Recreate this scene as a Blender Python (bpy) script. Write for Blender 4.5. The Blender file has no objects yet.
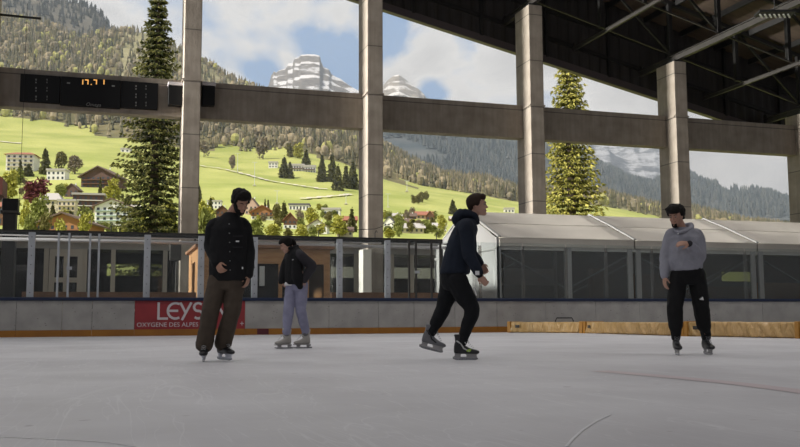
import bpy, math, random
from mathutils import Vector, Matrix, noise, Euler
from mathutils.bvhtree import BVHTree

random.seed(7)
scene = bpy.context.scene
COL = scene.collection

# ------------------------------------------------------------------ camera
F_PX, CX, CY = 900.0, 400.0, 223.5
CAM_H = 0.47
YAW, PITCH, ROLL = math.radians(17.8), math.atan((317 - 223.5) / 900.0), 0.0045
FH = Vector((math.sin(YAW), math.cos(YAW), 0))      # level forward direction
RH = Vector((math.cos(YAW), -math.sin(YAW), 0))     # level right direction
UP = Vector((0, 0, 1))
CF = (FH * math.cos(PITCH) + UP * math.sin(PITCH)).normalized()
_U = (UP * math.cos(PITCH) - FH * math.sin(PITCH)).normalized()
CR = (RH * math.cos(ROLL) - _U * math.sin(ROLL)).normalized()
CU = (_U * math.cos(ROLL) + RH * math.sin(ROLL)).normalized()
CAM = Vector((0, 0, CAM_H))
cd = bpy.data.cameras.new('camera')
cd.sensor_width = 36.0
cd.lens = 36.0 * F_PX / 800.0
cd.clip_start = 0.05
cd.clip_end = 30000
cam = bpy.data.objects.new('camera', cd)
COL.objects.link(cam)
cam.matrix_world = Matrix(((CR.x, CU.x, -CF.x, CAM.x), (CR.y, CU.y, -CF.y, CAM.y), (CR.z, CU.z, -CF.z, CAM.z), (0, 0, 0, 1)))
scene.camera = cam

# ------------------------------------------------------------------ sky, sun, exposure
SKY_STRENGTH = 1.0
SUN_STRENGTH = 5.0
scene.view_settings.view_transform = 'Standard'
scene.view_settings.look = 'None'
scene.view_settings.gamma = 1.0
scene.view_settings.use_curve_mapping = False
scene.view_settings.exposure = 0.0

world = bpy.data.worlds.new('sky')
scene.world = world
world.use_nodes = True
nt = world.node_tree
nt.nodes.clear()
def N(t, **kw):
    n = nt.nodes.new(t)
    for k, v in kw.items():
        setattr(n, k, v)
    return n
tc = N('ShaderNodeTexCoord')
mp = N('ShaderNodeMapping')
mp.inputs['Location'].default_value = (0.37, 0.1, 0.2)
mp.inputs['Scale'].default_value = (1.0, 1.0, 1.9)
n1 = N('ShaderNodeTexNoise')
n1.inputs['Scale'].default_value = 3.4
n1.inputs['Detail'].default_value = 9
n1.inputs['Roughness'].default_value = 0.56
n1.inputs['Distortion'].default_value = 0.25
ra = N('ShaderNodeValToRGB')
ra.color_ramp.elements[0].position = 0.33
ra.color_ramp.elements[0].color = (0.20, 0.36, 0.66, 1)
ra.color_ramp.elements[1].position = 0.43
ra.color_ramp.elements[1].color = (0.74, 0.755, 0.775, 1)
e = ra.color_ramp.elements.new(0.52); e.color = (0.55, 0.555, 0.57, 1)
e = ra.color_ramp.elements.new(0.62); e.color = (0.43, 0.435, 0.455, 1)
e = ra.color_ramp.elements.new(0.74); e.color = (0.66, 0.67, 0.685, 1)
bg = N('ShaderNodeBackground')
bg.inputs['Strength'].default_value = SKY_STRENGTH
wo = N('ShaderNodeOutputWorld')
nt.links.new(tc.outputs['Generated'], mp.inputs['Vector'])
nt.links.new(mp.outputs['Vector'], n1.inputs['Vector'])
sky_fac = n1.outputs['Fac']
# openings of blue in the cloud: world directions, blurred by a second noise
n2_ = N('ShaderNodeTexNoise'); n2_.inputs['Scale'].default_value = 9.0; n2_.inputs['Detail'].default_value = 6
nt.links.new(tc.outputs['Generated'], n2_.inputs['Vector'])
brk = N('ShaderNodeMapRange'); brk.inputs['From Min'].default_value = .38; brk.inputs['From Max'].default_value = .60; brk.inputs['To Min'].default_value = 0.0; brk.inputs['To Max'].default_value = 1.0
nt.links.new(n2_.outputs['Fac'], brk.inputs['Value'])
for bx, by, br, bw in ((343, 62, .034, .36), (262, 80, .026, .36), (391, 20, .040, .42), (433, 94, .020, .22), (472, 46, .026, .22), (322, 44, .03, .2)):
    d_ = (CR * ((bx - CX) / F_PX) + CU * ((CY - by) / F_PX) + CF).normalized()
    vd = N('ShaderNodeVectorMath'); vd.operation = 'DISTANCE'; vd.inputs[1].default_value = d_
    nt.links.new(tc.outputs['Generated'], vd.inputs[0])
    ms = N('ShaderNodeMapRange'); ms.interpolation_type = 'SMOOTHSTEP'
    ms.inputs['From Min'].default_value = br * 1.5; ms.inputs['From Max'].default_value = 0.0
    ms.inputs['To Min'].default_value = 0.0; ms.inputs['To Max'].default_value = bw
    nt.links.new(vd.outputs['Value'], ms.inputs['Value'])
    mu = N('ShaderNodeMath'); mu.operation = 'MULTIPLY'
    nt.links.new(ms.outputs['Result'], mu.inputs[0]); nt.links.new(brk.outputs['Result'], mu.inputs[1])
    sb_ = N('ShaderNodeMath'); sb_.operation = 'SUBTRACT'
    nt.links.new(sky_fac, sb_.inputs[0]); nt.links.new(mu.outputs[0], sb_.inputs[1]); sky_fac = sb_.outputs[0]
nt.links.new(sky_fac, ra.inputs['Fac'])
nt.links.new(ra.outputs['Color'], bg.inputs['Color'])
nt.links.new(bg.outputs['Background'], wo.inputs['Surface'])

sd = bpy.data.lights.new('sun', 'SUN')
sd.energy = SUN_STRENGTH
sd.angle = math.radians(1.2)
sd.color = (1.0, 0.95, 0.86)
sun = bpy.data.objects.new('sun', sd)
COL.objects.link(sun)
_az = math.radians(-68)      # where the sun stands: from the left, a little behind the viewer
_sv = Vector((math.sin(_az) * FH.y + 0, 0, 0))
SUN_DIR = (RH * -0.62 - FH * 0.42 + UP * 0.92).normalized()
sun.rotation_euler = SUN_DIR.to_track_quat('Z', 'Y').to_euler()

# unseen fill lights added high over rink and tent to brighten the hall
FILL_W = 300.0
for lx, ly, lz, k in ((-4, 16, 15.5, .58), (5, 18, 15, .72), (14, 18, 13.5, .72), (22, 16, 11.5, .6), (-4, 3, 15, .35), (1, 7, 15, .40), (12, 7, 13, .44), (16, 29.5, 13.4, .55), (25, 29.5, 11.4, .4)):
    ld = bpy.data.lights.new('overhead_fill', 'AREA'); ld.shape = 'RECTANGLE'; ld.size = 5.0; ld.size_y = 2.0
    ld.energy = FILL_W * k; ld.spread = math.radians(112); ld.color = (1.0, .97, .95)
    lo = bpy.data.objects.new('overhead_fill', ld); COL.objects.link(lo); lo.location = (lx, ly, lz)

# unseen fill light added beyond the left end to brighten the column sides
ld = bpy.data.lights.new('column_side_fill', 'AREA'); ld.shape = 'RECTANGLE'; ld.size = 5.0; ld.size_y = 3.0
ld.energy = 4300; ld.color = (1.0, .97, .90); ld.spread = math.radians(36)
lo = bpy.data.objects.new('column_side_fill', ld); COL.objects.link(lo); lo.location = (-45, 33.2, 13)
lo.rotation_euler = Vector((-60, -3.6, 4)).to_track_quat('Z', 'Y').to_euler()

# ------------------------------------------------------------------ photograph geometry -> places
def ray(px, py):
    return CR * ((px - CX) / F_PX) + CU * ((CY - py) / F_PX) + CF
def at_y(px, py, Y):
    d = ray(px, py); t = Y / d.y
    return CAM + d * t
def at_z(px, py, z=0.0):
    d = ray(px, py); t = (z - CAM_H) / d.z
    return CAM + d * t
def at_f(px, py, f):
    d = ray(px, py); t = f / d.dot(FH)
    return CAM + d * t
def ang(px, py):
    d = ray(px, py); k = d.dot(FH)
    return d.dot(RH) / k, d.z / k

# ------------------------------------------------------------------ helpers
def tag(o, label=None, cat=None, group=None, kind=None):
    if label: o['label'] = label
    if cat: o['category'] = cat
    if group: o['group'] = group
    if kind: o['kind'] = kind
    return o
def empty(name, loc, label=None, cat=None, group=None, rz=0.0):
    o = bpy.data.objects.new(name, None)
    o.empty_display_size = 0.2
    o.location = loc
    o.rotation_euler = (0, 0, rz)
    COL.objects.link(o)
    tag(o, label, cat, group)
    return o
def wloc(p):
    v = Vector((0, 0, 0))
    while p is not None:
        v += Vector(p.location); p = p.parent
    return v

class MB:
    """collects faces in world coordinates; build() links them as one mesh object"""
    def __init__(s):
        s.v, s.f, s.m = [], [], []
    def add(s, vs, fs, mi=0):
        b = len(s.v)
        s.v.extend([tuple(v) for v in vs])
        s.f.extend([tuple(i + b for i in f) for f in fs])
        s.m.extend([mi] * len(fs))
        return s
    def box(s, lo, hi, mi=0):
        x0, y0, z0 = lo; x1, y1, z1 = hi
        return s.add([(x0,y0,z0),(x1,y0,z0),(x1,y1,z0),(x0,y1,z0),(x0,y0,z1),(x1,y0,z1),(x1,y1,z1),(x0,y1,z1)],
                     [(0,3,2,1),(4,5,6,7),(0,1,5,4),(1,2,6,5),(2,3,7,6),(3,0,4,7)], mi)
    def obox(s, c, ax, ay, az, mi=0):
        """box centred at c with half-axis vectors"""
        c = Vector(c); vs = []
        for k in (-1, 1):
            for a, b in ((-1,-1),(1,-1),(1,1),(-1,1)):
                vs.append(c + ax*a + ay*b + az*k)
        return s.add(vs, [(0,3,2,1),(4,5,6,7),(0,1,5,4),(1,2,6,5),(2,3,7,6),(3,0,4,7)], mi)
    def bar(s, p, q, w, h, mi=0, up=UP):
        p = Vector(p); q = Vector(q); d = (q - p)
        L = d.length; d.normalize()
        sd_ = d.cross(up)
        if sd_.length < 1e-4: sd_ = d.cross(Vector((0, 1, 0)))
        sd_.normalize(); u = sd_.cross(d).normalized()
        return s.obox((p + q) / 2, sd_ * (w/2), u * (h/2), d * (L/2), mi)
    def tube(s, pts, r, n=8, mi=0, cap=True):
        pts = [Vector(p) for p in pts]
        rs = r if isinstance(r, (list, tuple)) else [r] * len(pts)
        rings = []; ref = None
        for i, p in enumerate(pts):
            t = (pts[min(i+1, len(pts)-1)] - pts[max(i-1, 0)])
            if t.length < 1e-9: t = Vector((0,0,1))
            t.normalize()
            a = ref if ref is not None else (UP if abs(t.z) < .9 else Vector((1, 0, 0)))
            a = (a - t * a.dot(t))
            if a.length < 1e-5: a = t.orthogonal()
            a.normalize(); ref = a; b = t.cross(a)
            rings.append([p + (a * math.cos(k*2*math.pi/n) + b * math.sin(k*2*math.pi/n)) * rs[i] for k in range(n)])
        return s.rings(rings, mi, cap)
    def rings(s, rings, mi=0, cap=True):
        n = len(rings[0]); vs = [v for r in rings for v in r]; fs = []
        for i in range(len(rings) - 1):
            for k in range(n):
                a = i*n + k; b = i*n + (k+1) % n
                fs.append((a, b, b + n, a + n))
        if cap:
            fs.append(tuple(range(n-1, -1, -1)))
            fs.append(tuple(range((len(rings)-1)*n, len(rings)*n)))
        return s.add(vs, fs, mi)
    def prism(s, poly, ext, mi=0):
        """polygon (list of Vector) extruded by vector ext"""
        n = len(poly); ext = Vector(ext)
        vs = [Vector(p) for p in poly] + [Vector(p) + ext for p in poly]
        fs = [tuple(range(n-1, -1, -1)), tuple(range(n, 2*n))] + [(k, (k+1) % n, (k+1) % n + n, k + n) for k in range(n)]
        return s.add(vs, fs, mi)
    def blob(s, c, rx, ry, rz, seg=10, rng=7, mi=0, jit=0.0, rot=None):
        c = Vector(c); vs = []; fs = []
        for i in range(1, rng):
            th = math.pi * i / rng
            for k in range(seg):
                ph = 2*math.pi*k/seg
                v = Vector((rx*math.sin(th)*math.cos(ph), ry*math.sin(th)*math.sin(ph), rz*math.cos(th)))
                if jit: v *= 1 + random.uniform(-jit, jit)
                if rot: v = rot @ v
                vs.append(c + v)
        t = Vector((0, 0, rz)); b = Vector((0, 0, -rz))
        if rot: t = rot @ t; b = rot @ b
        vs += [c + t, c + b]; T = len(vs) - 2; B = T + 1
        for i in range(rng - 2):
            for k in range(seg):
                fs.append((i*seg+k, (i+1)*seg+k, (i+1)*seg+(k+1)%seg, i*seg+(k+1)%seg))
        for k in range(seg):
            fs.append((T, k, (k+1) % seg)); fs.append((B, (rng-2)*seg+(k+1)%seg, (rng-2)*seg+k))
        return s.add(vs, fs, mi)
    def mesh(s, name, off=Vector((0,0,0)), smooth=False):
        me = bpy.data.meshes.new(name)
        o = off
        me.from_pydata([(v[0]-o.x, v[1]-o.y, v[2]-o.z) for v in s.v], [], s.f)
        me.polygons.foreach_set('material_index', s.m)
        if smooth: me.polygons.foreach_set('use_smooth', [True] * len(s.f))
        me.update()
        return me
    def build(s, name, mats, parent=None, smooth=False, bevel=0.0, base=None):
        off = wloc(parent) if parent is not None else (Vector(base) if base is not None else Vector((0, 0, 0)))
        me = s.mesh(name, off, smooth)
        for m in (mats if isinstance(mats, (list, tuple)) else [mats]):
            me.materials.append(m)
        o = bpy.data.objects.new(name, me)
        COL.objects.link(o)
        if parent is not None: o.parent = parent
        elif base is not None: o.location = base
        if bevel:
            b = o.modifiers.new('bevel', 'BEVEL'); b.width = bevel; b.segments = 2; b.limit_method = 'ANGLE'
        return o
def struct(o):
    o['kind'] = 'structure'; return o
def copy_tree(o, parent=None):
    c = o.copy(); COL.objects.link(c); c.parent = parent
    for ch in list(o.children):
        copy_tree(ch, c)
    return c

# ------------------------------------------------------------------ materials
def mat(name, col, rough=0.7, metal=0.0, col2=None, scale=4.0, bump=0.0, bscale=None, detail=4, spec=0.5, coord='Object', stretch=None, emit=None):
    m = bpy.data.materials.new(name); m.use_nodes = True
    t = m.node_tree; b = t.nodes['Principled BSDF']
    b.inputs['Base Color'].default_value = (*col, 1)
    b.inputs['Roughness'].default_value = rough
    b.inputs['Metallic'].default_value = metal
    b.inputs['Specular IOR Level'].default_value = spec
    if emit:
        b.inputs['Emission Color'].default_value = (*emit[0], 1); b.inputs['Emission Strength'].default_value = emit[1]
    vec = None
    if col2 is not None or bump:
        c = t.nodes.new('ShaderNodeTexCoord'); vec = c.outputs[coord]
        if stretch:
            mpn = t.nodes.new('ShaderNodeMapping'); mpn.inputs['Scale'].default_value = stretch
            t.links.new(vec, mpn.inputs['Vector']); vec = mpn.outputs['Vector']
    if col2 is not None:
        n = t.nodes.new('ShaderNodeTexNoise'); n.inputs['Scale'].default_value = scale; n.inputs['Detail'].default_value = detail
        t.links.new(vec, n.inputs['Vector'])
        r = t.nodes.new('ShaderNodeValToRGB')
        r.color_ramp.elements[0].position = 0.35; r.color_ramp.elements[0].color = (*col, 1)
        r.color_ramp.elements[1].position = 0.65; r.color_ramp.elements[1].color = (*col2, 1)
        t.links.new(n.outputs['Fac'], r.inputs['Fac'])
        t.links.new(r.outputs['Color'], b.inputs['Base Color'])
    if bump:
        n = t.nodes.new('ShaderNodeTexNoise'); n.inputs['Scale'].default_value = bscale or scale; n.inputs['Detail'].default_value = 5
        t.links.new(vec, n.inputs['Vector'])
        bp = t.nodes.new('ShaderNodeBump'); bp.inputs['Strength'].default_value = bump; bp.inputs['Distance'].default_value = 0.02
        t.links.new(n.outputs['Fac'], bp.inputs['Height']); t.links.new(bp.outputs['Normal'], b.inputs['Normal'])
    return m
def glass(name, tint=(0.92, 0.95, 0.95), milky=0.05, gloss=0.08):
    m = bpy.data.materials.new(name); m.use_nodes = True
    t = m.node_tree; t.nodes.clear()
    o = t.nodes.new('ShaderNodeOutputMaterial')
    tr = t.nodes.new('ShaderNodeBsdfTransparent'); tr.inputs['Color'].default_value = (*tint, 1)
    di = t.nodes.new('ShaderNodeBsdfDiffuse'); di.inputs['Color'].default_value = (.8, .82, .83, 1)
    gl = t.nodes.new('ShaderNodeBsdfGlossy'); gl.inputs['Roughness'].default_value = 0.03
    m1 = t.nodes.new('ShaderNodeMixShader'); m1.inputs['Fac'].default_value = milky
    m2 = t.nodes.new('ShaderNodeMixShader'); m2.inputs['Fac'].default_value = gloss
    t.links.new(tr.outputs[0], m1.inputs[1]); t.links.new(di.outputs[0], m1.inputs[2])
    t.links.new(m1.outputs[0], m2.inputs[1]); t.links.new(gl.outputs[0], m2.inputs[2])
    t.links.new(m2.outputs[0], o.inputs['Surface'])
    return m

def concrete_mat():
    m = mat('concrete', (0.265, 0.228, 0.19), .88, col2=(0.35, 0.305, 0.255), scale=1.6, bump=.25, bscale=14, detail=8)
    t = m.node_tree; b = t.nodes['Principled BSDF']
    # formwork joints at fixed heights
    g = t.nodes.new('ShaderNodeNewGeometry'); sx = t.nodes.new('ShaderNodeSeparateXYZ')
    t.links.new(g.outputs['Position'], sx.inputs[0])
    a = t.nodes.new('ShaderNodeMath'); a.operation = 'ADD'; a.inputs[1].default_value = -0.85 + 2.2*8 - 7.9 + .85
    a.inputs[1].default_value = 2.2*5 - 7.9
    t.links.new(sx.outputs['Z'], a.inputs[0])
    mo = t.nodes.new('ShaderNodeMath'); mo.operation = 'MODULO'; mo.inputs[1].default_value = 2.2
    t.links.new(a.outputs[0], mo.inputs[0])
    lt = t.nodes.new('ShaderNodeMath'); lt.operation = 'LESS_THAN'; lt.inputs[1].default_value = 0.045
    t.links.new(mo.outputs[0], lt.inputs[0])
    src = b.inputs['Base Color'].links[0].from_socket
    mx = t.nodes.new('ShaderNodeMix'); mx.data_type = 'RGBA'; mx.inputs['B'].default_value = (0.07, 0.062, 0.055, 1)
    mm = t.nodes.new('ShaderNodeMath'); mm.operation = 'MULTIPLY'; mm.inputs[1].default_value = .7
    t.links.new(lt.outputs[0], mm.inputs[0]); t.links.new(mm.outputs[0], mx.inputs['Factor'])
    t.links.new(src, mx.inputs['A'])
    # vertical rain streaks / board marks
    c = t.nodes.new('ShaderNodeTexCoord'); mpn = t.nodes.new('ShaderNodeMapping'); mpn.inputs['Scale'].default_value = (5, 5, .35)
    n = t.nodes.new('ShaderNodeTexNoise'); n.inputs['Scale'].default_value = 1.4; n.inputs['Detail'].default_value = 5
    t.links.new(c.outputs['Object'], mpn.inputs['Vector']); t.links.new(mpn.outputs['Vector'], n.inputs['Vector'])
    r = t.nodes.new('ShaderNodeValToRGB'); r.color_ramp.elements[0].position = .35; r.color_ramp.elements[0].color = (.88, .87, .86, 1)
    r.color_ramp.elements[1].position = .6; r.color_ramp.elements[1].color = (1, 1, 1, 1)
    t.links.new(n.outputs['Fac'], r.inputs['Fac'])
    m3 = t.nodes.new('ShaderNodeMix'); m3.data_type = 'RGBA'; m3.blend_type = 'MULTIPLY'; m3.inputs['Factor'].default_value = 1
    t.links.new(mx.outputs['Result'], m3.inputs['A']); t.links.new(r.outputs['Color'], m3.inputs['B'])
    t.links.new(m3.outputs['Result'], b.inputs['Base Color'])
    return m

M = dict(
    concrete=concrete_mat(),
    board=mat('board_plastic', (.38, .365, .345), .45, col2=(.30, .29, .275), scale=2.2, detail=8, bump=.05, bscale=5),
    blue=mat('rail_blue', (.005, .014, .05), .4),
    yellow=mat('kick_yellow', (.34, .14, .014), .5, col2=(.27, .105, .012), scale=1.5),
    red=mat('banner_red', (.30, .028, .034), .5, col2=(.25, .024, .03), scale=3),
    darkred=mat('kick_maroon', (.09, .012, .02), .5),
    white=mat('lettering_white', (.60, .56, .57), .5),
    alu=mat('aluminium', (.42, .435, .46), .42, metal=.4, col2=(.5, .52, .55), scale=3),
    black=mat('black_plastic', (.004, .004, .0045), .55, spec=.3),
    darkmetal=mat('dark_steel', (.018, .018, .018), .6, metal=.2, col2=(.025, .024, .024), scale=2),
    steel=mat('galvanised_steel', (.045, .042, .039), .5, metal=.3, col2=(.06, .055, .05), scale=3),
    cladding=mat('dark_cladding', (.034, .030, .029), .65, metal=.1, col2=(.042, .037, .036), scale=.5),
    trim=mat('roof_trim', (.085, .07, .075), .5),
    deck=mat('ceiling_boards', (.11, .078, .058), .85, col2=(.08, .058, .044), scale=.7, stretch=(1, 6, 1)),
    glass=glass('clear_glass', milky=.028, gloss=.028),
    dglass=glass('dark_window_glass', (.60, .61, .61), .012, .04),
    film=glass('clear_plastic_window', (.66, .65, .63), .075, .03),
    cream=mat('cream_frame', (.66, .60, .50), .6),
    fascia=mat('pale_fascia', (.58, .56, .53), .6, col2=(.50, .48, .45), scale=1),
    wood=mat('orange_plywood', (.56, .30, .13), .6, col2=(.44, .22, .095), scale=2.5, stretch=(1, 1, 7), detail=6),
    brownwood=mat('brown_wood_rail', (.34, .17, .085), .6, col2=(.25, .125, .065), scale=3),
    tent=mat('tent_canvas', (.68, .635, .56), .40, col2=(.60, .555, .49), scale=.8, bump=.3, bscale=1.3),
    tentwall=mat('tent_side_canvas', (.37, .365, .355), .5, bump=.5, bscale=2.4),
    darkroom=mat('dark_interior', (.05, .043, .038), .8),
    plaster=mat('plaster', (.55, .52, .47), .8),
    tan=mat('tan_vinyl', (.62, .40, .18), .38, col2=(.50, .29, .11), scale=3),
    orange=mat('orange_vinyl', (.42, .20, .03), .4),
    amber=mat('amber_digits', (.3, .1, .01), .5, emit=((1.0, .50, .13), .9)),
    dim=mat('dim_digits', (.20, .20, .19), .5),
    white_lamp=mat('lamp_louvre', (.75, .78, .72), .5),
)
def ice_mat():
    m = bpy.data.materials.new('ice'); m.use_nodes = True
    t = m.node_tree; b = t.nodes['Principled BSDF']
    b.inputs['Specular IOR Level'].default_value = .35
    c = t.nodes.new('ShaderNodeTexCoord')
    n = t.nodes.new('ShaderNodeTexNoise'); n.inputs['Scale'].default_value = .55; n.inputs['Detail'].default_value = 9; n.inputs['Roughness'].default_value = .62
    t.links.new(c.outputs['Object'], n.inputs['Vector'])
    r = t.nodes.new('ShaderNodeValToRGB')
    r.color_ramp.elements[0].position = .3; r.color_ramp.elements[0].color = (.52, .51, .53, 1)
    r.color_ramp.elements[1].position = .62; r.color_ramp.elements[1].color = (.66, .655, .675, 1)
    t.links.new(n.outputs['Fac'], r.inputs['Fac'])
    # skate scratches: thin light cuts, stretched noise bands
    prev = r.outputs['Color']
    for rot, sc, amt in ((.5, 2.2, .35), (1.9, 3.1, .3), (-.7, 1.3, .25)):
        mp_ = t.nodes.new('ShaderNodeMapping'); mp_.inputs['Rotation'].default_value = (0, 0, rot); mp_.inputs['Scale'].default_value = (1, .12, 1)
        w = t.nodes.new('ShaderNodeTexNoise'); w.inputs['Scale'].default_value = sc; w.inputs['Detail'].default_value = 3; w.inputs['Distortion'].default_value = 1.2
        t.links.new(c.outputs['Object'], mp_.inputs['Vector']); t.links.new(mp_.outputs['Vector'], w.inputs['Vector'])
        q = t.nodes.new('ShaderNodeValToRGB'); q.color_ramp.interpolation = 'LINEAR'
        q.color_ramp.elements[0].position = .494; q.color_ramp.elements[0].color = (0, 0, 0, 1)
        q.color_ramp.elements[1].position = .5; q.color_ramp.elements[1].color = (amt, amt, amt, 1)
        e = q.color_ramp.elements.new(.506); e.color = (0, 0, 0, 1)
        t.links.new(w.outputs['Fac'], q.inputs['Fac'])
        mx = t.nodes.new('ShaderNodeMix'); mx.data_type = 'RGBA'; mx.inputs['B'].default_value = (.8, .8, .82, 1)
        t.links.new(q.outputs['Color'], mx.inputs['Factor']); t.links.new(prev, mx.inputs['A']); prev = mx.outputs['Result']
    # small dark and reddish specks of dirt
    v = t.nodes.new('ShaderNodeTexNoise'); v.inputs['Scale'].default_value = 7; v.inputs['Detail'].default_value = 2
    t.links.new(c.outputs['Object'], v.inputs['Vector'])
    q = t.nodes.new('ShaderNodeValToRGB'); q.color_ramp.elements[0].position = .70; q.color_ramp.elements[0].color = (0, 0, 0, 1)
    q.color_ramp.elements[1].position = .78; q.color_ramp.elements[1].color = (.55, .55, .55, 1)
    t.links.new(v.outputs['Fac'], q.inputs['Fac'])
    mx = t.nodes.new('ShaderNodeMix'); mx.data_type = 'RGBA'; mx.inputs['B'].default_value = (.30, .27, .29, 1)
    t.links.new(q.outputs['Color'], mx.inputs['Factor']); t.links.new(prev, mx.inputs['A']); prev = mx.outputs['Result']
    t.links.new(prev, b.inputs['Base Color'])
    rr = t.nodes.new('ShaderNodeValToRGB')
    rr.color_ramp.elements[0].color = (.42,)*3 + (1,); rr.color_ramp.elements[1].color = (.62,)*3 + (1,)
    t.links.new(n.outputs['Fac'], rr.inputs['Fac']); t.links.new(rr.outputs['Color'], b.inputs['Roughness'])
    bp = t.nodes.new('ShaderNodeBump'); bp.inputs['Strength'].default_value = .12; bp.inputs['Distance'].default_value = .01
    n2 = t.nodes.new('ShaderNodeTexNoise'); n2.inputs['Scale'].default_value = 5; n2.inputs['Detail'].default_value = 6
    t.links.new(c.outputs['Object'], n2.inputs['Vector']); t.links.new(n2.outputs['Fac'], bp.inputs['Height']); t.links.new(bp.outputs['Normal'], b.inputs['Normal'])
    return m
M['ice'] = ice_mat()
M['red_ice'] = mat('line_under_ice', (.57, .49, .505), .5)
M['cut_ice'] = mat('fresh_skate_cut', (.75, .75, .77), .5)
# ================================================================== hall structure
YB = 25.0          # ice side of the boards
XL, XR = -18.0, 34.0
f = MB().box((-30, -14, -.3), (48, YB + .06, 0)).build('floor', M['ice']); struct(f)
f = MB().box((-30, YB + .06, -.3), (60, 46.5, .02)).build('floor_behind_boards', M['concrete']); struct(f)

CHORD = lambda X: 13.3 - .262 * (X - 25.9)
EDGE = lambda X: 12.80 - .2195 * (X - 24.04)
DECK = lambda X: CHORD(X) + 3.3
COLY = 37.0
# columns
colX = []
for px, py in ((191, 150), (375, 150), (536.5, 150), (683.2, 150), (795, 150)):
    colX.append(at_y(px, py, COLY).x)
step = (colX[3] - colX[0]) / 3
colX = [colX[0] + step * k for k in range(-2, 5)]
CW, CD = .70, 1.5
lab = {-2: None}
col_labels = ['concrete column beyond the left edge of the view', 'concrete column left of the scoreboard',
              'concrete column between the two small loudspeakers, right of the scoreboard',
              'tall concrete column rising between the two rock peaks and the wooden kiosk',
              'concrete column just left of the large yellow-green spruce, behind the tent',
              'concrete column with its top under the steel rafter, behind the man in the grey hoodie',
              'shortest concrete column, at the right edge, with the tent in front']
for k, X in enumerate(colX):
    top = CHORD(X) - .22
    o = empty('concrete_column', (X, COLY + CD/2, 0), col_labels[k], 'column')
    MB().box((X-CW/2, COLY, 0), (X+CW/2, COLY+CD, top)).build('shaft', M['concrete'], o, bevel=.025)
    # ring bracket where the beam top meets the column
    b = MB()
    b.box((X-CW/2-.05, COLY-.03, 10.16), (X+CW/2+.05, COLY+.06, 10.23))
    b.box((X-CW/2-.05, COLY, 10.16), (X-CW/2, COLY+.8, 10.23)).box((X+CW/2, COLY, 10.16), (X+CW/2+.05, COLY+.8, 10.23))
    b.build('joint_collar', M['concrete'], o)
    b = MB()
    b.box((X-CW/2+.08, COLY+.1, top), (X+CW/2-.08, COLY+CD-.1, top+.1)).build('bearing_plate', M['darkmetal'], o)
# beams between the columns
BY0, BY1, BZ0, BZ1 = COLY + .8, COLY + 1.35, 8.78, 10.35
beam_labels = [None, 'concrete beam carrying the black scoreboard', 'concrete beam below the large snowy rock peak',
               'concrete beam below the small pointed rock peak, right of the tall column',
               'concrete beam crossing in front of the yellow-green spruce', 'rightmost concrete beam, above the dark wooded ridge']
for k in range(len(colX) - 1):
    a, b_ = colX[k] + CW/2, colX[k+1] - CW/2
    o = MB().box((a, BY0, BZ0), (b_, BY1, BZ1)).build('concrete_beam', M['concrete'], base=((a+b_)/2, BY0, BZ0), bevel=.02)
    tag(o, beam_labels[k] or 'concrete beam outside the view on the left', 'beam')

# roof deck, fascia, trim
XA, XZ = -36.0, 44.0
YF = 40.6
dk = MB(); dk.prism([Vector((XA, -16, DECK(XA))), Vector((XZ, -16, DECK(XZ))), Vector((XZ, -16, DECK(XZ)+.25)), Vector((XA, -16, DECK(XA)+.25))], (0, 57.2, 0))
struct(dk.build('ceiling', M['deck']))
fs = MB()
nX = int((XZ - XA) / .15)
top, bot = [], []
for i in range(nX + 1):
    X = XA + i * .15
    d = (0, .05, .05, 0)[i % 4]
    top.append((X, YF + d, DECK(X) + .2)); bot.append((X, YF + d, EDGE(X)))
vs = top + bot
fs.add(vs, [(i, i+1, i+1+len(top), i+len(top)) for i in range(nX)])
fs.add([(x, y+.12, z) for x, y, z in vs], [(i+len(top), i+1+len(top), i+1, i) for i in range(nX)])
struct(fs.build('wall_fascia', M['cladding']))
def slope_box(x0, x1, y0, y1, zf, h0, h1, name, m, parent=None):
    o = MB().prism([Vector((x0, y0, zf(x0)+h0)), Vector((x1, y0, zf(x1)+h0)), Vector((x1, y0, zf(x1)+h1)), Vector((x0, y0, zf(x0)+h1))], (0, y1-y0, 0)).build(name, m, parent)
    return o
struct(slope_box(XA, XZ, YF-.12, YF+.2, EDGE, -.12, .26, 'trim_1', M['trim']))
struct(slope_box(XA, XZ, YF-.10, YF, EDGE, 1.15, 1.35, 'trim_2', M['darkmetal']))
struct(slope_box(XA, XZ, YF-.10, YF, EDGE, 2.6, 2.75, 'trim_3', M['darkmetal']))
# fascia posts
fp = MB()
for k in range(14):
    X = colX[1] + k * 3.6 - 3
    fp.box((X-.07, YF-.16, EDGE(X)+.2), (X+.07, YF, DECK(X)))
struct(fp.build('trim_4', M['darkmetal']))
# closed walls of the hall outside the view
struct(MB().box((-24.2, -16, 0), (-24, 24, 6)).build('wall_left', M['cladding']))
struct(MB().box((-24, -16.2, 0), (44, -16, 11.5)).build('wall_back', M['cladding']))
struct(MB().box((44, -16, 0), (44.2, 30, 7)).build('wall_right', M['cladding']))

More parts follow.
